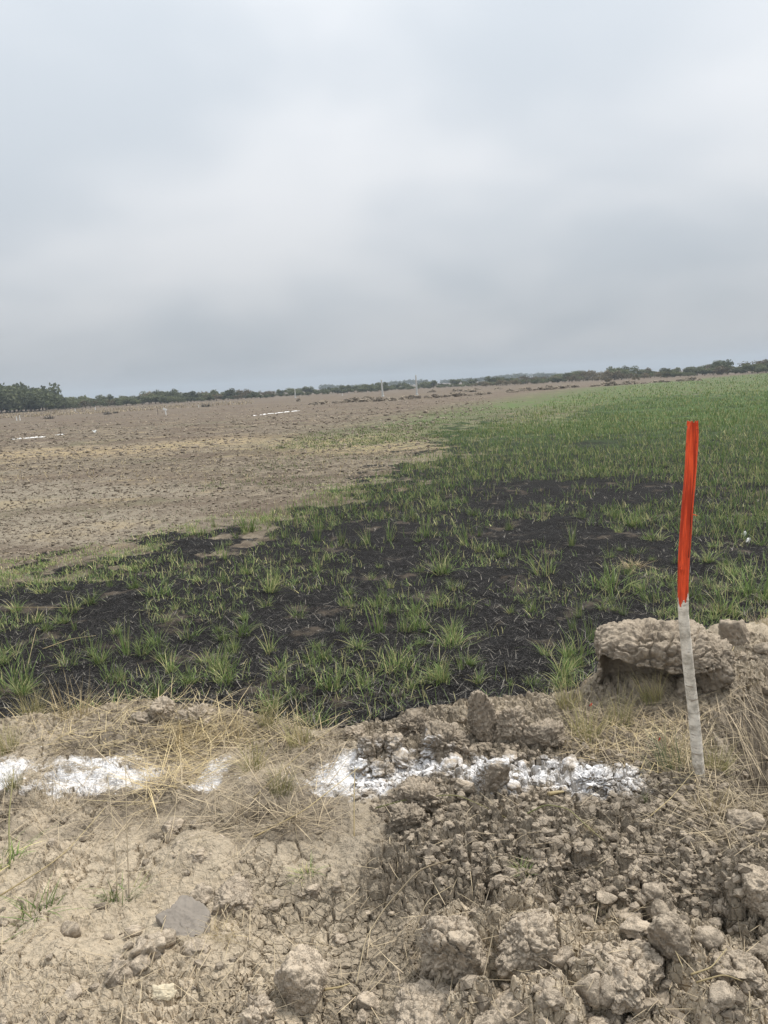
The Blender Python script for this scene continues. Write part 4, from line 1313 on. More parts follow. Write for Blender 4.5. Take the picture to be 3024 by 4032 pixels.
single_stalk("dry_stalk", [(1780, 3450), (1650, 3500), (1510, 3620), (1440, 3720), (1405, 3900)], .0026, 'straw_grey', "long curved dry stalk running down the cracked clay at bottom centre")
single_stalk("dry_stalk", [(0, 3565), (200, 3450), (280, 3380), (420, 3222)], .0026, 'straw', "long straight pale stalk lying across the dust at the left")
single_stalk("dry_stalk", [(1480, 3235), (1620, 3212), (1800, 3205), (1920, 3225), (2010, 3270)], .0024, 'straw_green', "yellow green stalk arching over the clods below the heap", [.03, .06, .06, .04, .01])
single_stalk("dry_stalk", [(2050, 3268), (2150, 3262), (2240, 3285), (2320, 3350), (2380, 3375)], .0024, 'straw_green', "thin stalk arching to a seed head on the crumb slope", [.02, .06, .07, .04, .02])
single_stalk("dry_stalk", [(2560, 3270), (2640, 3200), (2730, 3150)], .0022, 'straw', "short pale stalk leaning towards the stake foot", [.01, .04, .08])
single_stalk("dry_stalk", [(1280, 3925), (1340, 3915), (1380, 3900)], .0032, 'straw', "short thick straw lying at the bottom centre")
single_stalk("dry_stalk", [(1630, 3715), (1690, 3640), (1780, 3560)], .002, 'straw_grey', "thin dry stalk leaning on the plate-cracked lump", [.03, .06, .05])
single_stalk("dry_stalk", [(1000, 3330), (1200, 3260), (1330, 3180), (1420, 3100)], .0024, 'straw', "long pale stalk slanting up to the left foot of the heap", [.01, .04, .07, .08])
single_stalk("dry_stalk", [(1395, 3312), (1400, 3220), (1405, 3140)], .0026, 'straw', "upright yellow straw left of the round crumbly clod", [0, .06, .12])
single_stalk("dry_stalk", [(1000, 3170), (1150, 3060), (1300, 2940), (1390, 2870)], .0024, 'straw', "pale grass stalk slanting across the left of the heap", [.02, .05, .07, .06])
single_stalk("dry_stalk", [(2820, 2650), (2870, 2630), (2890, 2580)], .003, 'straw', "kinked pale straw on the clods right of the stake", .03)
single_stalk("dry_stalk", [(2720, 3920), (2800, 3870), (2860, 3800)], .0024, 'straw', "pale straw lying across the dome shaped lump at the lower right", .04)
single_stalk("dry_stalk", [(2740, 3935), (2850, 3930), (2950, 3920)], .002, 'straw', "thin straw lying level at the lower right", .03)
single_stalk("dry_stalk", [(2610, 3700), (2650, 3790), (2690, 3870)], .0018, 'straw', "fine straw hanging beside the smooth pale clod", .04)
single_stalk("dry_stalk", [(600, 3880), (630, 3760), (660, 3700)], .0022, 'straw_grey', "dry stalk beside the tilted pale clod at lower left", .03)
single_stalk("dry_stalk", [(40, 3440), (50, 3330), (85, 3260)], .003, 'straw_green', "pale forked stalk standing at the left edge", [.0, .10, .20])
single_stalk("dry_stalk", [(2160, 3172), (2190, 3160), (2220, 3150)], .008, 'straw', "short thick splinter of pale wood on the crumbs below the lime", .012, cat='wood splinter')
single_stalk("dry_stalk", [(465, 3560), (462, 3400), (445, 3250)], .002, 'straw_grey', "thin upright grey stalk in the dust at the left", [0, .10, .2])
single_stalk("dry_stalk", [(510, 3560), (512, 3330), (520, 3110)], .002, 'straw_grey', "taller thin upright stalk beside the grey one at the left", [0, .12, .25])
single_stalk("dry_stalk", [(100, 2660), (150, 2520), (165, 2535)], .0026, 'straw', "broken pale stalk leaning on the burnt ground at the left", [0, .1, .1])
single_stalk("dry_stalk", [(170, 2570), (280, 2530), (380, 2520)], .0026, 'straw', "pale stalk lying on the burnt ground at the left", .03)
single_stalk("dry_stalk", [(30, 2415), (180, 2412), (330, 2408)], .0024, 'straw', "long pale stalk lying level on the burnt ground at the far left", .03)

# loose straw litter (uncountable)
def lying(n, poly, lmin, lmax, wd):
    pp = sample_px(n, poly)
    g = on_ground(pp)
    g[:, 2] += .004 + .012 * rng.random(n)
    lean = rng.uniform(1.2, 1.57, n)
    return blades(g, rng.uniform(0, 6.283, n), lean, rng.normal(.05, .25, n), rng.uniform(lmin, lmax, n), np.full(n, wd) * rng.uniform(.7, 1.3, n), 3, twist=rng.normal(0, .3, n))


me = blade_mesh("straw_litter", 'straw_grey', [
    lying(620, [(0, 2880), (900, 2840), (1350, 2950), (1350, 3330), (0, 3280)], .06, .26, .0028),
    lying(340, [(560, 2860), (1330, 2900), (1330, 3300), (800, 3350)], .08, .26, .0028),
    lying(420, [(0, 3280), (1400, 3300), (1500, 4040), (0, 4040)], .04, .16, .0024),
    lying(420, [(1400, 3250), (3060, 3150), (3060, 4050), (1400, 4050)], .03, .15, .0022),
    lying(420, [(2760, 2760), (2860, 2700), (2900, 3080), (3100, 3200), (3100, 3420), (2700, 3330)], .06, .24, .0026),
    lying(900, [(2200, 2830), (2760, 2760), (2760, 3080), (2200, 3030)], .06, .2, .0026)])
o = add("straw_litter", me, kind='stuff')
o['label'] = 'loose weathered straw strewn over the bank'
me = blade_mesh("yellow_straw_litter", 'straw', [
    lying(480, [(0, 2790), (900, 2760), (1300, 2880), (1200, 3000), (100, 2960)], .08, .3, .003),
    lying(330, [(560, 2900), (900, 2850), (830, 3080), (560, 3220)], .10, .34, .003),
    lying(260, [(2250, 2870), (2750, 2850), (2750, 3120), (2250, 3030)], .06, .2, .0028)])
o = add("yellow_straw_litter", me, kind='stuff')
o['label'] = 'loose yellow straw along the edge of the burnt ground'

# charred stems and ash-pale bits on the burnt ground (uncountable)
def burnt_pts(n, poly):
    g = on_ground(sample_px(n, poly))
    k = (poly_dist(g[:, 0], g[:, 1], BURNT) > -.2) & (edge_dist(g[:, 0], g[:, 1]) < .05)
    return g[k]


g = burnt_pts(20000, [(-300, 2900), (-300, 2300), (700, 2080), (1600, 1850), (3300, 1950), (3300, 2700), (2300, 2780), (1300, 2880)])
n = len(g)
me = blade_mesh("charred_stubble", 'char', [blades(g, rng.uniform(0, 6.28, n), rng.uniform(1.0, 1.56, n), rng.normal(.1, .2, n), rng.uniform(.02, .11, n), np.clip(.0013 * np.linalg.norm(g, axis=1) / 3, .002, .012), 2)])
o = add("charred_stubble", me, kind='stuff')
o['label'] = 'charred stubble lying over the burnt black ground'


def green_fill(n, poly, hmin, hmax, per, spread, keep_fn=None, wk=1.0, lean=.42):
    """small grass clusters"""
    g = G(*sample_px(n, poly).T, 3)
    if keep_fn is not None:
        g = g[keep_fn(g)]
    r = np.linalg.norm(g[:, :2], axis=1)
    g = np.repeat(g, per, 0)
    r = np.repeat(r, per)
    m = len(g)
    sp = spread * np.clip(r / 12, .5, 6)
    g[:, 0] += rng.normal(0, 1, m) * sp
    g[:, 1] += rng.normal(0, 1, m) * sp
    g[:, 2] = mq(g[:, 0], g[:, 1]) + dq(g[:, 0], g[:, 1]) * (r < 100) - .004
    wdt = np.clip(.00055 * r * wk, .003, .06) * rng.uniform(.7, 1.4, m)
    return blades(g, rng.uniform(0, 6.28, m), np.abs(rng.normal(0, lean, m)), rng.uniform(.1, 1, m) * 1.3, (hmin + (hmax - hmin) * rng.random(m) ** 1.7) * np.clip(.75 + r * .006, .8, 1.6), wdt, 3 if lean > .5 else 2)


def dens(scale, lo, hi, seed):
    def fn(g):
        q = fbm2(g[:, 0] * scale, g[:, 1] * scale, seed, 3)
        return rng.random(len(g)) < sstep(lo, hi, q)
    return fn


def near_keep(g):
    b = (poly_dist(g[:, 0], g[:, 1], BURNT) > -.25) & (edge_dist(g[:, 0], g[:, 1]) < -.02)
    v_ = px_of(g[:, 0], g[:, 1], 0 * g[:, 0])[1]
    return b & dens(1.3, -.15, .70, 130)(g) & (rng.random(len(g)) < 1 - .5 * sstep(2350, 2700, v_))


def green_keep(g, far_set=False):
    r = np.linalg.norm(g[:, :2], axis=1)
    ins = poly_dist(g[:, 0], g[:, 1], GREEN) / (.06 * r)
    wob = fbm2(g[:, 0] * 6 / r * .8, g[:, 1] * 10 / r, 140, 3)
    pt = fbm2(g[:, 0] * .55, g[:, 1] * .55, 150, 4)
    return (ins + 1.3 * wob > .1) & (rng.random(len(g)) < (.25 + .75 * sstep(5, 14, r)) * sstep(-.75, .45, pt + .14 + .75 * sstep(16, 60, r)) * np.where(far_set, sstep(1980, 1660, px_of(g[:, 0], g[:, 1], 0 * r)[1]), 1.0))


me = blade_mesh("sparse_grass", 'grass', [
    green_fill(6500, [(-300, 2880), (-300, 2330), (480, 2160), (1300, 1960), (3300, 2000), (3300, 2600), (2300, 2780), (1200, 2870)], .03, .17, 6, .045, near_keep, 1.0, .7),
    green_fill(600, [(0, 2330), (480, 2180), (800, 2090), (1000, 2080), (700, 2200), (0, 2400)], .04, .10, 6, .06, near_keep, 1.0, .7),
    green_fill(3600, [(-200, 2340), (-200, 2240), (480, 2120), (900, 2020), (1300, 1900), (1650, 1790), (1700, 1830), (1350, 1970), (900, 2110), (480, 2230), (0, 2330)], .02, .09, 6, .07, dens(1.0, -.2, .8, 133), 1.0, .7)])
o = add("sparse_grass", me, kind='stuff')
o['label'] = 'sparse green blades sprouting over the burnt ground'
me = blade_mesh("field_grass", 'grass_far', [
    green_fill(10500, [(600, 2180), (1500, 1870), (1860, 1690), (3500, 1530), (3500, 2300), (2300, 2250), (1500, 2300)], .06, .22, 6, .06, green_keep, 1.0, .55),
    green_fill(6500, [(1350, 2000), (1860, 1690), (2300, 1535), (3500, 1430), (3500, 2020), (1900, 2020)], .08, .23, 5, .10, lambda g: green_keep(g, True)),
    green_fill(2600, [(1850, 1720), (2100, 1600), (2600, 1505), (3500, 1425), (3500, 1640), (2200, 1720)], .12, .22, 5, .14, green_keep)])
o = add("field_grass", me, kind='stuff')
o['label'] = 'green regrowth covering the field at the right'


def strip_keep(g):
    r = np.linalg.norm(g[:, :2], axis=1)
    return poly_dist(g[:, 0], g[:, 1], STRIP) / (.06 * r) + fbm2(g[:, 0] * .4, g[:, 1] * .4, 160, 3) > 0


me = blade_mesh("strip_grass", 'grass_far', [
    green_fill(1800, [(1000, 1790), (1300, 1680), (2000, 1570), (2120, 1600), (1850, 1710), (1400, 1790)], .06, .13, 5, .10, strip_keep),
    green_fill(500, [(700, 1950), (1100, 1780), (1600, 1790), (1400, 1880), (900, 1990)], .05, .10, 5, .12, dens(.3, .0, .8, 170)),
    green_fill(260, [(0, 1960), (700, 1820), (1200, 1830), (900, 2050), (100, 2200)], .03, .08, 4, .12, dens(.5, .1, .9, 171))])
o = add("strip_grass", me, kind='stuff')
o['label'] = 'thin green grass strip on the brown field'
g = G(*sample_px(1500, [(-400, 1860), (0, 1800), (600, 1780), (1000, 1735), (1300, 1780), (1750, 1765), (1700, 1850), (900, 1900), (0, 1900)]).T, 3)
r = np.linalg.norm(g[:, :2], axis=1)
n = len(g)
me = blade_mesh("field_stubble", 'straw', [blades(g, rng.uniform(0, 6.28, n), rng.uniform(.7, 1.55, n), rng.normal(0, .3, n), rng.uniform(.05, .20, n), np.clip(.0006 * r, .004, .025), 2)])
o = add("field_stubble", me, kind='stuff')
o['label'] = 'pale straw stubble scattered over the brown field'

# ploughed field clods
fld_poly = [(-500, 2300), (-500, 1720), (0, 1670), (900, 1600), (1500, 1580), (1900, 1560), (1950, 1600), (1650, 1700), (1780, 1740), (1500, 1870), (1000, 2010), (480, 2140), (0, 2270)]
g = G(*sample_px(26000, fld_poly).T, 3)
k = poly_dist(g[:, 0], g[:, 1], BURNT) < .1
g = g[k]
r = np.linalg.norm(g[:, :2], axis=1)
sz = (.012 + .042 * rng.random(len(g)) ** 3) * np.clip(r / 10, .8, 5)
g[:, 2] += dq(g[:, 0], g[:, 1]) * (r < 60) + sz * .1
stuff_clods("field_clod_scatter", g, sz, 0, 'clod_field', 'small earth clods strewn over the ploughed brown field')
FLABS = [((0, 1960, 750, 2200), "clods on the pale bare soil at the left", "field clods pale soil"), ((0, 1850, 600, 1960), "dark clods on the ploughed field, left side", "field clods left"), ((600, 1820, 1300, 1960), "dark clods on the ploughed field, centre", "field clods centre"),
         ((0, 1720, 900, 1850), "dark clods far out near the straw stubble", "field clods far left"), ((900, 1620, 1700, 1760), "dark clods far out beyond the green strip", "field clods far centre")]
for bx, lb, gr in FLABS:
    u0, v0, u1, v1 = bx
    for _ in range(26):
        u, v = random.uniform(u0, u1), random.uniform(v0, v1)
        q = G(u, v)[0]
        if poly_dist(q[None, 0], q[None, 1], BURNT)[0] > 0:
            continue
        s = random.uniform(12, 26) * q[1] / FPX
        add("field_clod", random.choice(CLODS_F), loc=(q[0], q[1], s * .1), rot=(0, 0, random.uniform(0, 6.3)), scale=(s, s, s * .8), label=lb, cat='soil clod', group=gr)

# ------------------------------------------------------------------ stake
SY = float(G(2755, 3085)[0][1])
pix = [(2757, 3120), (2755, 3085), (2745, 2960), (2733, 2820), (2716, 2680), (2700, 2520), (2690, 2400), (2689, 2300), (2694, 2180), (2705, 2020), (2716, 1880), (2724, 1760), (2728, 1676)]
pa = np.array(pix, float)
ax = at_depth(pa[:, 0], pa[:, 1], SY)
tt = np.linspace(0, 1, 260)
seg = np.concatenate([[0], np.cumsum(np.linalg.norm(np.diff(ax, axis=0), axis=1))])
cen = np.stack([np.interp(tt * seg[-1], seg, ax[:, k]) for k in range(3)], -1)
for _ in range(25):
    cen[1:-1] = .25 * cen[:-2] + .5 * cen[1:-1] + .25 * cen[2:]
SBASE = cen[0].copy()
cen = cen - SBASE
NS = 56
th = np.linspace(0, 2 * np.pi, NS, endpoint=False)
zz = cen[:, 2][:, None] + 0 * th[None]
rad = np.interp(tt, [0, .1, .45, .5, .53, .7, 1], [.0225, .0215, .0190, .0188, .0195, .0205, .0205])[:, None] * np.ones(NS)
thw = th[None] + 0 * zz
pt = np.stack([np.cos(thw).ravel() * 1.1, np.sin(thw).ravel() * 1.1, zz.ravel() * 9], -1)
rad = rad * (1 + .05 * fbm3(pt, 401, 3).reshape(rad.shape) + .015 * fbm3(pt * np.array([4, 4, 3]), 405, 2).reshape(rad.shape))
# facets left by the knife on the painted half
up = sstep(.50, .58, tt)[:, None]
rad = rad * (1 + up * .035 * np.cos(3 * (thw - .7) + 2 * zz))
# long split down the right front of the painted half (angle measured from +x towards -y)
crk_a = -1.05 + .10 * np.sin(zz * 9)
da = np.abs((thw - crk_a + np.pi) % (2 * np.pi) - np.pi)
crack_h = sstep(.62, .70, tt)[:, None]
crk = np.exp(-(da / .085) ** 2) * crack_h * (0.35 + .65 * sstep(.8, 1.0, tt)[:, None])
rad = rad - .0085 * crk
# knot
kz = np.interp(2230, pa[::-1, 1], np.interp(pa[::-1, 1], pa[::-1, 1], seg[::-1] / seg[-1]))
dk = ((tt[:, None] - kz) / .011) ** 2 + (((thw + 2.2 + np.pi) % (2 * np.pi) - np.pi) / .45) ** 2
rad = rad + .0055 * np.exp(-dk)
# ragged chopped top
topw = sstep(.985, 1.0, tt)[:, None]
rad = rad * (1 - .12 * topw)
SV = np.stack([cen[:, 0:1] + rad * np.cos(thw), cen[:, 1:2] + rad * np.sin(thw), zz + topw * .004 * fbm3(np.stack([np.cos(thw).ravel() * 3, np.sin(thw).ravel() * 3, zz.ravel()], -1), 410, 2).reshape(zz.shape)], -1)
SV[..., 2] += topw * .012 * np.cos(thw + 2.0)
SF = quads(260, NS, True)
# ragged lower edge of the paint (height by angle)
pz = np.interp(2375, pa[::-1, 1], ax[::-1, 2]) - SBASE[2]
edge = pz + .022 * np.abs(np.sin(th * 2.5 + .6)) - .03 * np.exp(-((th - 3.9) / .35) ** 2) + .018 * np.exp(-((th - 5.4) / .3) ** 2)
fr, fc = np.divmod(np.arange(len(SF)), NS)
painted = SV[fr, fc, 2] > edge[fc]
stake = bpy.data.objects.new("marker_stake", None)
COL.objects.link(stake)
stake.location = SBASE
stake['label'] = 'crooked wooden survey stake, upper half painted red orange, lower half bare grey bark'
stake['category'] = 'stake'


def submesh(name, V, F, material):
    used, inv = np.unique(F.ravel(), return_inverse=True)
    return new_mesh(name, V[used], inv, np.full(len(F), 4), material)


SVf = SV.reshape(-1, 3)
po = add("painted_section", submesh("painted_section", SVf, SF[painted], M['red']), stake)
po['label'] = 'red orange painted upper half with a long split'
bo = add("bark_section", submesh("bark_section", SVf, SF[~painted], M['bark']), stake)
bo['label'] = 'bare pale grey bark on the lower half'
# dark split lining inside the groove, its own part
ii = np.arange(int(260 * .66), 259)
ca = -1.05 + .10 * np.sin(cen[ii, 2] * 9)
depth_in = np.interp(ii / 259, [.66, .8, 1.0], [.0018, .003, .0075])
hw = np.interp(ii / 259, [.66, .8, 1.0], [.0013, .0020, .0040])
rb = rad[ii][:, 0] * 0 + np.array([np.interp((c_) % (2 * np.pi), th, rad[i]) for i, c_ in zip(ii, ca)]) + .0012
ctr = cen[ii] + np.stack([np.cos(ca) * rb, np.sin(ca) * rb, 0 * ca], -1)
side = np.stack([-np.sin(ca), np.cos(ca), 0 * ca], -1)
inn = np.stack([np.cos(ca), np.sin(ca), 0 * ca], -1)
ring = np.stack([ctr - side * hw[:, None], ctr + side * hw[:, None], ctr - inn * .004], 1).reshape(-1, 3)
FQ = quads(len(ii), 3, True)
add("split", new_mesh("split", ring, FQ.ravel(), np.full(len(FQ), 4), M['split']), stake)
# chopped end: rough cap
tz = SV[-1]
capv = [tz[:, :]]
c0 = tz.mean(0)
for fct, dz in ((.72, .004), (.42, -.002), (.0, .003)):
    rr_ = c0 + (tz - c0) * fct
    rr_[:, 2] += dz + .004 * np.sin(th * 5 + fct * 9) * fct + rng.normal(0, .0012, NS)
    capv.append(rr_)
capv = np.concatenate(capv)
FQ = quads(4, NS, True)
add("chopped_end", new_mesh("chopped_end", capv, FQ.ravel(), np.full(len(FQ), 4), M['cut'], smooth=False), stake)
# splinters round the cut and one twig stub
spl = []
for k in range(9):
    a = k * .7 + random.uniform(-.2, .2)
    b_ = c0 + np.array([math.cos(a), math.sin(a), 0]) * .0155
    spl.append(tube(np.stack([b_, b_ + np.array([math.cos(a) * .002, math.sin(a) * .002, random.uniform(.008, .018)])]), [.0048, .0020], 5))
V, F, T = join(spl)
add("splintered_rim", new_mesh("splintered_rim", V, F, T, M['red'], smooth=False), stake)['kind'] = 'stuff'
i_ = int(259 * np.interp(2025, pa[::-1, 1], seg[::-1] / seg[-1]))
b_ = cen[i_] + np.array([.019, -.006, 0])
V, F, T = tube(np.stack([b_, b_ + np.array([.008, -.002, -.002]), b_ + np.array([.015, -.003, -.005])]), [.0016, .0013, .0008], 6)
add("twig_stub", new_mesh("twig_stub", V, F, T, M['red']), stake)
i_ = int(259 * kz)
b_ = cen[i_] + np.array([math.cos(-2.2), math.sin(-2.2), 0]) * .0215
v_, f_ = ico(4)
kn = v_ * np.array([.0075, .0055, .008]) * (1 + .3 * fbm3(v_ * 2.2, 77, 3))[:, None]
add("knot", new_mesh("knot", kn + b_, f_.ravel(), np.full(len(f_), 3), M['red']), stake)

# red tape scraps and white litter
def scrap(name, u, v, w_, l_, material, label, cat, lift=.01, curl=.006, rz=0.3):
    q = G(u, v)[0]
    n1, n2 = 9, 5
    a, b = np.meshgrid(np.linspace(-.5, .5, n1), np.linspace(-.5, .5, n2), indexing='ij')
    z = curl * (np.sin(a * 7 + b * 3) + .6 * np.cos(b * 8 - a * 4))
    top = np.stack([a * l_, b * w_ * (1 + .3 * np.sin(a * 9)), z + .0008], -1).reshape(-1, 3)
    bot = top - np.array([0, 0, .0014])
    F = quads(n1, n2)
    F2 = F[:, ::-1] + len(top)
    V = np.concatenate([top, bot])
    me = new_mesh(name, V, np.concatenate([F, F2]).ravel(), np.full(2 * len(F), 4), M[material])
    z0 = (mq(q[None, 0], q[None, 1]) + dq(q[None, 0], q[None, 1]))[0]
    return add(name, me, loc=(q[0], q[1], z0 + lift), rot=(.3, .1, rz), label=label, cat=cat)


scrap("tape_scrap", 2508, 2978, .008, .022, 'tape', "scrap of red tape on the ground left of the stake foot", 'tape scrap', .02)
scrap("tape_scrap", 2596, 2984, .005, .010, 'tape', "tiny red tape scrap nearer the stake foot", 'tape scrap', .02, rz=1.0)
scrap("tape_scrap", 2328, 2868, .005, .014, 'tape', "small red tape scrap in the yellowing grass", 'tape scrap', .10, rz=.6)
scrap("white_litter", 2930, 2115, .03, .04, 'litter', "bright white scrap on burnt ground right of the stake", 'litter', .035, .02)
scrap("white_litter", 2945, 2135, .03, .055, 'litter', "larger crumpled white scrap just in front of the small one", 'litter', .03, .022, 1.2)

# roots hanging in the hollow at the right edge (uncountable)
g = on_ground(sample_px(110, [(2830, 2740), (3090, 2690), (3090, 3060), (2850, 3000)]))
n = len(g)
g[:, 2] += .04
me = blade_mesh("root_fibres", 'straw_grey', [blades(g, np.pi + rng.normal(0, .5, n), rng.uniform(1.7, 2.6, n), rng.normal(.2, .3, n), rng.uniform(.08, .28, n), np.full(n, .003), 4)])
o = add("root_fibres", me, kind='stuff')
o['label'] = 'dry roots hanging down the hollow at the right edge'

# ------------------------------------------------------------------ distant things
def far_at(u, dist, z=0.0):
    dr = ray(np.array(float(u)), np.array(1596 - .0526 * u))
    q = dr[:2] / np.linalg.norm(dr[:2])
    return np.array([q[0] * dist, q[1] * dist, z])


# heaps of turned soil in rows far out on the field
MOUND = []
for k in range(7):
    v, f = ico(4)
    p = v * (1 + .35 * fbm3(v * 2.0 + k * 5.3, 600 + k, 4, .6))[:, None]
    p[:, 2] = np.where(p[:, 2] < 0, p[:, 2] * .2, p[:, 2])
    MOUND.append(new_mesh("mound_%d" % k, p, f.ravel(), np.full(len(f), 3), M['heap' if k % 3 else 'clod_field'], smooth=False))
ROWS = [([(1235, 1594), (1275, 1590), (1320, 1587), (1350, 1586), (1385, 1582), (1425, 1583), (1445, 1580), (1480, 1580), (1520, 1578)], "dark soil heaps in the far row left of the tall pole", "far heaps left of pole", 30),
        ([(1550, 1576), (1580, 1573), (1620, 1572), (1650, 1570), (1680, 1568), (1715, 1566), (1750, 1564), (1785, 1561), (1830, 1558), (1880, 1556), (1905, 1553)], "low soil heaps in the far row right of the pole", "far heaps right of pole", 26),
        ([(1690, 1545), (1790, 1541), (1845, 1543), (1870, 1536), (1960, 1533)], "soil heaps in the farthest row by the trees", "farthest heaps", 26),
        ([(2010, 1545), (2060, 1540), (2110, 1537), (2150, 1534), (2200, 1530), (2245, 1526), (2330, 1522), (2360, 1520)], "soil heaps behind the green field, left end", "heaps behind green field left", 26),
        ([(2455, 1515), (2480, 1513), (2520, 1512), (2574, 1507), (2610, 1506), (2667, 1502), (2700, 1501), (2730, 1499)], "soil heaps behind the green field, right end", "heaps behind green field right", 26)]
for pts, lb, gr, wpx in ROWS:
    for u, v in [(a_ + random.uniform(-4, 4) + dx_, b_ - dx_ * .04 + random.uniform(-1, 1)) for a_, b_ in pts for dx_ in (0, 17)]:
        q = P(np.array(float(u)), np.array(float(v)), 0)
        dd = np.linalg.norm(q)
        s = wpx * random.uniform(.6, 1.5) * dd / FPX
        add("soil_heap", random.choice(MOUND), loc=(q[0], q[1], 0), rot=(0, 0, random.uniform(0, 6.3)), scale=(s * .6, s * .5, s * random.uniform(.26, .46)), label=lb, cat='soil heap', group=gr)
q = P(np.array(2407.), np.array(1519.), 0)
dd = np.linalg.norm(q)
add("soil_heap", MOUND[2], loc=(q[0], q[1], 0), scale=(20 * dd / FPX, 16 * dd / FPX, 14 * dd / FPX), label="largest dark heap at the back of the green field", cat='soil heap')
q = P(np.array(1177.), np.array(1581.), 0)
dd = np.linalg.norm(q)
add("soil_heap", MOUND[4], loc=(q[0], q[1], 0), scale=(9 * dd / FPX, 9 * dd / FPX, 14 * dd / FPX), label="small dark upright heap in front of the second pole from the left", cat='soil heap')
for (u, v, wpx, lb) in [(190, 1650, 40, "low dark brush pile at the far left of the field"), (425, 1632, 34, "dark brush pile in the far left field"), (810, 1602, 50, "dark brush pile below the trees left of centre"), (455, 1628, 22, "smaller brush pile right of the dark one in the far left field")]:
    q = P(np.array(float(u)), np.array(float(v)), 0)
    dd = np.linalg.norm(q)
    s = wpx * dd / FPX
    n = 90
    b_ = np.stack([rng.normal(0, .22, n) * s, rng.normal(0, .12, n) * s, np.zeros(n)], -1)
    me = blade_mesh("brush_pile", 'char', [blades(b_, rng.uniform(0, 6.28, n), rng.uniform(.5, 1.5, n), rng.normal(0, .3, n), rng.uniform(.2, .6, n) * s, np.full(n, .05), 3)])
    add("brush_pile", me, loc=q, label=lb, cat='brush pile')


# far lime lines on the ploughed field
def far_line(pts, label):
    a = np.array(pts, float)
    q = P(a[:, 0], a[:, 1], 0.0)
    t = np.linspace(0, 1, len(a))
    n = 90
    tt = np.linspace(0, 1, n)
    c = np.stack([np.interp(tt, t, q[:, k]) for k in range(3)], -1)
    tan = np.gradient(c, axis=0)
    nn = np.stack([-tan[:, 1], tan[:, 0], 0 * tt], -1)
    nn /= np.linalg.norm(nn, axis=1)[:, None]
    wv = .06 * (1 + 1.5 * fbm2(tt * 26, tt * 0, 700, 3))
    wv = np.clip(wv, .006, .22)
    V = np.stack([c - nn * wv[:, None], c + nn * wv[:, None] * 1.1, c + np.array([0, 0, .05]) * (wv[:, None] > .05)], 1)
    V[:, :2, 2] = H(V[:, :2, 0].ravel(), V[:, :2, 1].ravel()).reshape(n, 2) + .004
    V[:, 2, 2] = np.maximum(V[:, 0, 2], V[:, 1, 2]) + np.clip(.4 * wv, 0, .04)
    V = V[:, [0, 2, 1]].reshape(-1, 3)
    F = quads(n, 3)
    me = new_mesh("lime_line", V, F.ravel(), np.full(len(F), 4), M['lime'])
    add("lime_line", me, label=label, cat='lime line')


far_line([(45, 1733), (110, 1726), (178, 1721)], "white lime line on the brown field at the far left")
far_line([(218, 1714), (258, 1711)], "short broken piece of white lime line right of the far left one")
far_line([(993, 1638), (1080, 1628), (1180, 1618)], "thin white lime line on the far brown field left of centre")
scrap("white_litter", 374, 1704, .14, .22, 'litter', "white scrap on the brown field at the left", 'litter', .08, .05)


def post(name, u, v_top, v_base, width, material, label, cat, dist=None, lean=0.0, parts=True, cap=True):
    if dist is None:
        q = P(np.array(float(u)), np.array(float(v_base)), 0)
    else:
        q = far_at(u, dist)
    dd = np.linalg.norm(q[:2])
    h = (v_base - v_top) * dd / FPX
    root = bpy.data.objects.new(name, None)
    COL.objects.link(root)
    root.location = [float(a) for a in (q[0], q[1], 0)]
    root['label'] = label
    root['category'] = cat
    top = np.array([lean * h, 0, h])
    V, F, T = tube(np.stack([np.array([0, 0, -.3]), top * .5, top]), [width * .6, width * .52, width * .42], 8)
    add("shaft", new_mesh("shaft", V, F, T, M[material], smooth=False), root)
    V, F, T = tube(np.stack([np.array([0, 0, -.1]), np.array([0, 0, h * .06]), np.array([0, 0, h * .09])]), [width * .85, width * .8, width * .55], 8)
    add("footing", new_mesh("footing", V, F, T, M[material], smooth=False), root)
    if cap:
        V, F, T = tube(np.stack([top - np.array([0, 0, h * .02]), top + np.array([0, 0, h * .03])]), [width * .55, width * .2], 8)
        add("cap", new_mesh("cap", V, F, T, M[material], smooth=False), root)
    return root


post("concrete_pole", 1508, 1498, 1562, .26, 'concrete', "thick pale concrete pole with a flared foot in front of the far trees", 'pole', lean=-.05)
post("concrete_pole", 1642, 1480, 1556, .24, 'concrete', "taller faint concrete pole right of the thick one, reaching above the trees", 'pole', lean=-.02)
post("concrete_pole", 1163, 1533, 1567, .22, 'concrete', "short pale pole left of centre at the foot of the trees", 'pole')
post("concrete_pole", 675, 1542, 1572, .22, 'concrete', "thin pale pole at the left, standing against the trees", 'pole', dist=260)
# white marker with a board
q = P(np.array(653.), np.array(1636.), 0)
sg = bpy.data.objects.new("marker_sign", None)
COL.objects.link(sg)
sg.location = [float(a) for a in q]
sg['label'] = 'small white T shaped marker board on a post in the brown field'
sg['category'] = 'marker'
dd = np.linalg.norm(q)
k_ = dd / FPX
V, F, T = tube(np.array([[2 * k_, 0, -.1], [0, 0, 14 * k_], [-1 * k_, 0, 22 * k_]]), [2.2 * k_, 2.0 * k_, 2.0 * k_], 6)
add("post", new_mesh("post", V, F, T, M['white_paint'], smooth=False), sg)
bm = bmesh.new()
bmesh.ops.create_cube(bm, size=1)
bmesh.ops.scale(bm, vec=(15 * k_, 2 * k_, 7.5 * k_), verts=bm.verts)
bmesh.ops.bevel(bm, geom=bm.edges[:], offset=.5 * k_, segments=1, affect='EDGES')
bm_me = bpy.data.meshes.new("board")
bm.to_mesh(bm_me)
bm.free()
bm_me.materials.append(M['white_paint'])
add("board", bm_me, sg, loc=(-1 * k_, -2.6 * k_, 23 * k_), rot=(0, .45, .2))
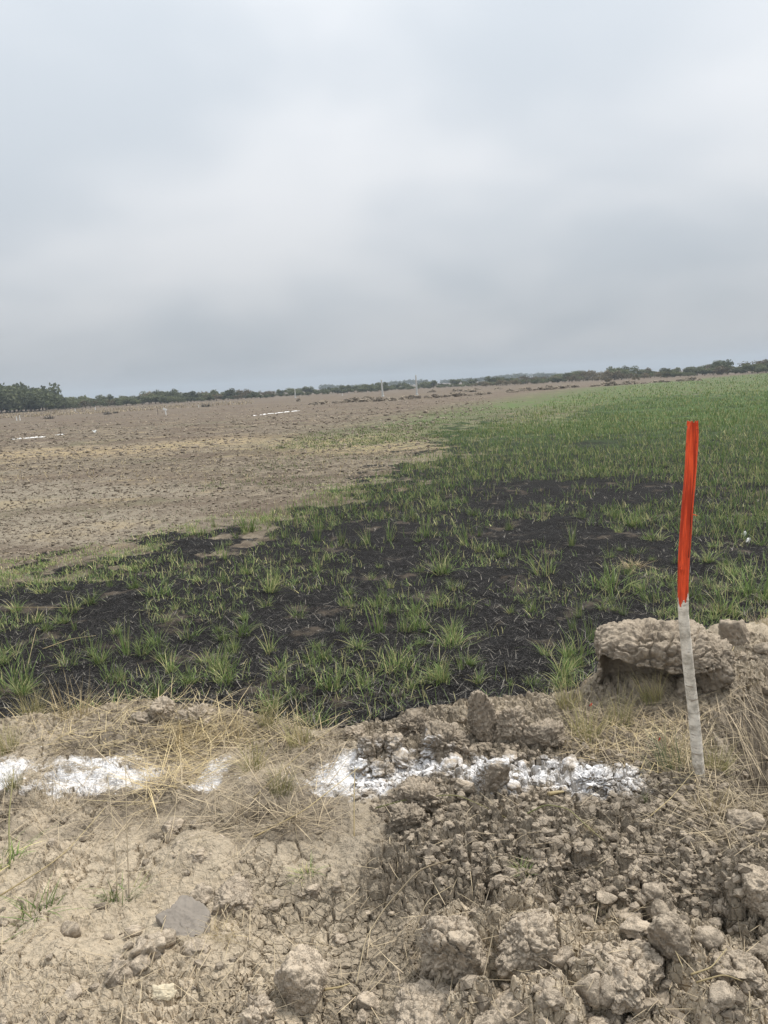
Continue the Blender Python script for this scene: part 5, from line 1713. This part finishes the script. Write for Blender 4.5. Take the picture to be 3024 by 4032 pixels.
for (u, vt, vb, lab, mt) in [(622, 1609, 1633, "thin dark stake left of the white T shaped marker", 'wood_dark'), (66, 1640, 1656, "white peg at the far left, left of a pair", 'white_paint'), (79, 1637, 1655, "white peg at the far left, right of a pair", 'white_paint'),
                             (240, 1685, 1716, "thin dark stake standing in the broken lime line at the far left", 'wood_dark'), (376, 1604, 1616, "tiny white peg near the trees at the left", 'white_paint'), (296, 1610, 1619, "tiny pale peg near the big trees at the left", 'white_paint'),
                             (782, 1594, 1604, "tiny white peg by the brush pile left of centre", 'white_paint'), (1348, 1549, 1557, "tiny white peg at the far trees left of the thick pole", 'white_paint')]:
    q = P(np.array(float(u)), np.array(float(vb)), 0)
    dd = np.linalg.norm(q)
    post("marker_peg", u, vt, vb, 2.6 * dd / FPX if mt == 'white_paint' else 2.0 * dd / FPX, mt, lab, 'peg', cap=False)


# trees
def crown_mesh(name, seed, h, wd, n, material, leaf=.30, lobes=9):
    rg = np.random.default_rng(seed)
    c = np.stack([rg.normal(0, .30, lobes) * wd, rg.normal(0, .30, lobes) * wd, rg.uniform(.30, .80, lobes) * h], -1)
    rr = rg.uniform(.22, .40, lobes) * min(wd, h * 1.1)
    li = rg.integers(0, lobes, n)
    dv = rg.normal(0, 1, (n, 3))
    dv /= np.linalg.norm(dv, axis=1)[:, None]
    rad_ = rr[li] * (rg.random(n) ** .45)
    p = c[li] + dv * rad_[:, None] * np.array([1, 1, .8])
    p[:, 2] = np.clip(p[:, 2], .12 * h, None)
    keep = rg.random(n) < .92
    p = p[keep]
    li = li[keep]
    n = len(p)
    a = rg.normal(0, 1, (n, 3))
    a /= np.linalg.norm(a, axis=1)[:, None]
    b = np.cross(a, rg.normal(0, 1, (n, 3)))
    b /= np.linalg.norm(b, axis=1)[:, None]
    s = leaf * rg.uniform(.5, 1.25, n)[:, None]
    V = np.stack([p - a * s, p + b * s * .55, p + a * s, p - b * s * .55], 1).reshape(-1, 3)
    kz_ = h / np.percentile(V[:, 2], 98.5)
    V[:, 2] *= kz_
    c = c * np.array([1, 1, kz_])
    ti = np.clip(rg.random(lobes)[li] * .5 + rg.random(n) * .5, 0, 1)
    F = np.arange(4 * n)
    return new_mesh(name, V, F, np.full(n, 4), M[material], {'tint': np.repeat(ti, 4)}, smooth=False), c


def trunk_mesh(name, seed, h, c):
    rg = np.random.default_rng(seed)
    pts = [tube(np.array([[0, 0, -.2], [rg.normal(0, .08), rg.normal(0, .08), h * .2], [rg.normal(0, .15), rg.normal(0, .15), h * .42]]), [.16, .12, .09], 7)]
    top = np.array([0, 0, h * .3])
    for q in c[:5]:
        pts.append(tube(np.stack([top * .8, (top + q) / 2 + rg.normal(0, .1, 3), q]), [.08, .05, .02], 5))
    V, F, T = join(pts)
    return new_mesh(name, V, F, T, M['trunk'], smooth=True)


TREES = []
for k in range(9):
    h = 1.0
    mt = ['leaf_dark', 'leaf_mid', 'leaf_mid', 'leaf_dark', 'leaf_dry', 'leaf_mid', 'leaf_dark', 'leaf_dry', 'leaf_mid'][k]
    cm, c = crown_mesh("crown_%d" % k, 800 + k, 4.0, [4.2, 4.8, 3.8, 5.2, 5.0, 4.4, 4.0, 4.2, 5.6][k], [1500, 1500, 1300, 1700, 900, 1200, 1500, 700, 1500][k], mt)
    TREES.append((cm, trunk_mesh("trunk_%d" % k, 830 + k, 4.0, c)))


def tree(u, dist, top_px, kinds, label, group, name="bushy_tree", wide=1.0):
    q = far_at(u, dist)
    base_px = px_of(q[0], q[1], 0.0)[1]
    h = max((base_px - top_px) * dist / FPX, .8)
    cm, tm = TREES[random.choice(kinds)]
    root = bpy.data.objects.new(name, None)
    COL.objects.link(root)
    root.location = [float(a) for a in q]
    s = h / 4.0
    root.scale = (s * wide, s * wide, s)
    root.rotation_euler = (0, 0, random.uniform(0, 6.3))
    root['label'] = label
    root['category'] = 'tree'
    if group:
        root['group'] = group
    add("crown", cm, root)
    add("trunk", tm, root)


PROF = [(-200, 1540), (0, 1530), (60, 1529), (110, 1537), (180, 1545), (225, 1566), (262, 1574), (312, 1562), (400, 1562), (470, 1560), (560, 1555), (620, 1546), (700, 1548), (800, 1546), (900, 1541), (960, 1538), (1010, 1535), (1055, 1546), (1110, 1533), (1200, 1530), (1300, 1524),
        (1400, 1518), (1480, 1514), (1560, 1512), (1640, 1508), (1700, 1507), (1800, 1500), (1880, 1496), (1950, 1488), (2040, 1484), (2100, 1480), (2200, 1476), (2320, 1466), (2380, 1466), (2440, 1452), (2500, 1462), (2560, 1454), (2650, 1455), (2740, 1448), (2830, 1432), (2880, 1436), (2920, 1440), (2980, 1426), (3200, 1415)]
pu, pv = [p[0] for p in PROF], [p[1] for p in PROF]
SEGS = [(-150, 240, 205, [0, 3, 6, 1], "in the tall dark clump at the left edge", 32, 1.0), (240, 660, 222, [1, 2, 5, 8, 7], "in the low hedge right of the left clump", 27, 1.35),
        (660, 1090, 225, [0, 3, 1, 8, 6, 4], "in treeline behind the thin left pole", 29, 1.3), (1090, 1500, 235, [1, 5, 8, 2, 6], "in treeline left of the thick pole", 27, 1.35),
        (1500, 1900, 255, [1, 5, 2, 8, 3], "in treeline behind the two poles", 26, 1.4), (1900, 2400, 222, [4, 7, 2, 1, 4, 5], "in scrub behind the green field, left end", 28, 1.4),
        (2400, 3200, 215, [1, 2, 5, 4, 7, 3, 6], "in scrub behind the green field, right end", 30, 1.35)]
for u0, u1, dist, kinds, lab, step, wide in SEGS:
    u = u0
    while u < u1:
        uu = u + random.uniform(-8, 8)
        if random.random() < .9:
            tree(uu, dist * random.uniform(.97, 1.12), np.interp(uu, pu, pv) + random.choice([-5, -2, 0, 3, 6, 9]), kinds, "bushy trees " + lab, "trees " + lab, wide=wide)
        uu = u + step * .5 + random.uniform(-8, 8)
        tree(uu, dist * random.uniform(.90, .97), np.interp(uu, pu, pv) + random.uniform(9, 20), kinds, "lower front bushes " + lab, "front bushes " + lab, name="bush", wide=wide * 1.3)
        u += step
tree(1870, 215, 1520, [4, 6], "dark reddish bush standing out before the treeline right of the poles", None, name="bush", wide=1.5)
tree(2395, 150, 1493, [4], "dark bush on the soil heaps behind the green field", None, name="bush", wide=1.2)
tree(2500, 165, 1487, [4], "lighter brown bush right of the dark one on the soil heaps", None, name="bush", wide=1.2)
tree(2450, 220, 1449, [0], "dark round tree rising above the scrub right of centre", None, wide=1.1)
tree(2835, 215, 1427, [3], "broad dark tree, tallest in the scrub at the right", None, wide=1.2)
tree(625, 245, 1543, [0], "dark tree above the white T shaped marker", None, wide=1.2)

# far wood in the haze, one mass
sets = []
for k in range(110):
    u = random.uniform(1000, 2350)
    dist = random.uniform(620, 900)
    q = far_at(u, dist)
    tp = np.interp(u, [1000, 1180, 1310, 1340, 1480, 1640, 1720, 1860, 2070, 2350], [1545, 1530, 1512, 1520, 1508, 1494, 1498, 1488, 1470, 1470])
    h = (1596 - .0526 * u + 6 - tp) * dist / FPX * random.uniform(.75, 1.0)
    cm = TREES[random.choice([1, 2, 5, 8])][0]
    co = np.zeros(len(cm.vertices) * 3, np.float32)
    cm.vertices.foreach_get('co', co)
    co = co.reshape(-1, 4, 3)[::4].reshape(-1, 3)
    ctr = np.repeat(co.reshape(-1, 4, 3).mean(1), 4, 0)
    co = (ctr + (co - ctr) * 1.7) * np.array([h / 3, h / 3, h / 3.8])
    co = co + q
    sets.append(co)
V = np.concatenate(sets)
me = new_mesh("far_wood", V, np.arange(len(V)), np.full(len(V) // 4, 4), M['leaf_mid'], {'tint': np.repeat(rng.random(len(V) // 4), 4)}, smooth=False)
o = add("far_wood", me, kind='stuff')
o['label'] = 'pale far wood behind the poles, fading into haze'

# rough grass belt in front of the far trees at the left
g = []
pp = sample_px(2600, [(-200, 1640), (0, 1628), (500, 1604), (1000, 1576), (1000, 1590), (500, 1622), (0, 1650), (-200, 1660)])
g = P(pp[:, 0], pp[:, 1], 0.0)
n = len(g)
me = blade_mesh("rough_grass_belt", 'straw_grey', [blades(g, rng.uniform(0, 6.28, n), np.abs(rng.normal(0, .4, n)), rng.uniform(0, .6, n), rng.uniform(.10, .30, n), np.full(n, .14), 2)])
o = add("rough_grass_belt", me, kind='stuff')
o['label'] = 'dry rough grass along the foot of the far trees'

# ------------------------------------------------------------------ haze
bm = bmesh.new()
bmesh.ops.create_cube(bm, size=1)
bmesh.ops.scale(bm, vec=(4800, 4800, 32), verts=bm.verts)
bmesh.ops.translate(bm, vec=(0, 0, 14.0), verts=bm.verts)
hz = bpy.data.meshes.new("haze")
bm.to_mesh(hz)
bm.free()
hm, t = mat("haze_air")
pv_ = t.n('ShaderNodeVolumePrincipled', ins={'Color': (.74, .84, .95, 1), 'Density': .0006})
t.n('ShaderNodeOutputMaterial', ins={'Volume': pv_.outputs[0]})
hz.materials.append(hm)
add("haze", hz, kind='stuff')['label'] = 'thin pale haze over the far field'

# things of one kind told apart by their order from the left
ORD = ['first', 'second', 'third', 'fourth', 'fifth', 'sixth', 'seventh', 'eighth', 'ninth', 'tenth', 'eleventh', 'twelfth']
byg = {}
for o in COL.objects:
    if o.parent is None and 'group' in o and not o['label'].startswith('grey crumb'):
        byg.setdefault((o['group'], o['label']), []).append(o)
for (gname, lab), obs in byg.items():
    obs.sort(key=lambda o: float(px_of(*o.location)[0]))
    for i, o in enumerate(obs):
        th_ = ORD[i] if i < 12 else '%d%s' % (i + 1, {1: 'st', 2: 'nd', 3: 'rd'}.get((i + 1) % 10 if (i + 1) // 10 != 1 else 0, 'th'))
        o['label'] = '%s from left of %s' % (th_, lab)
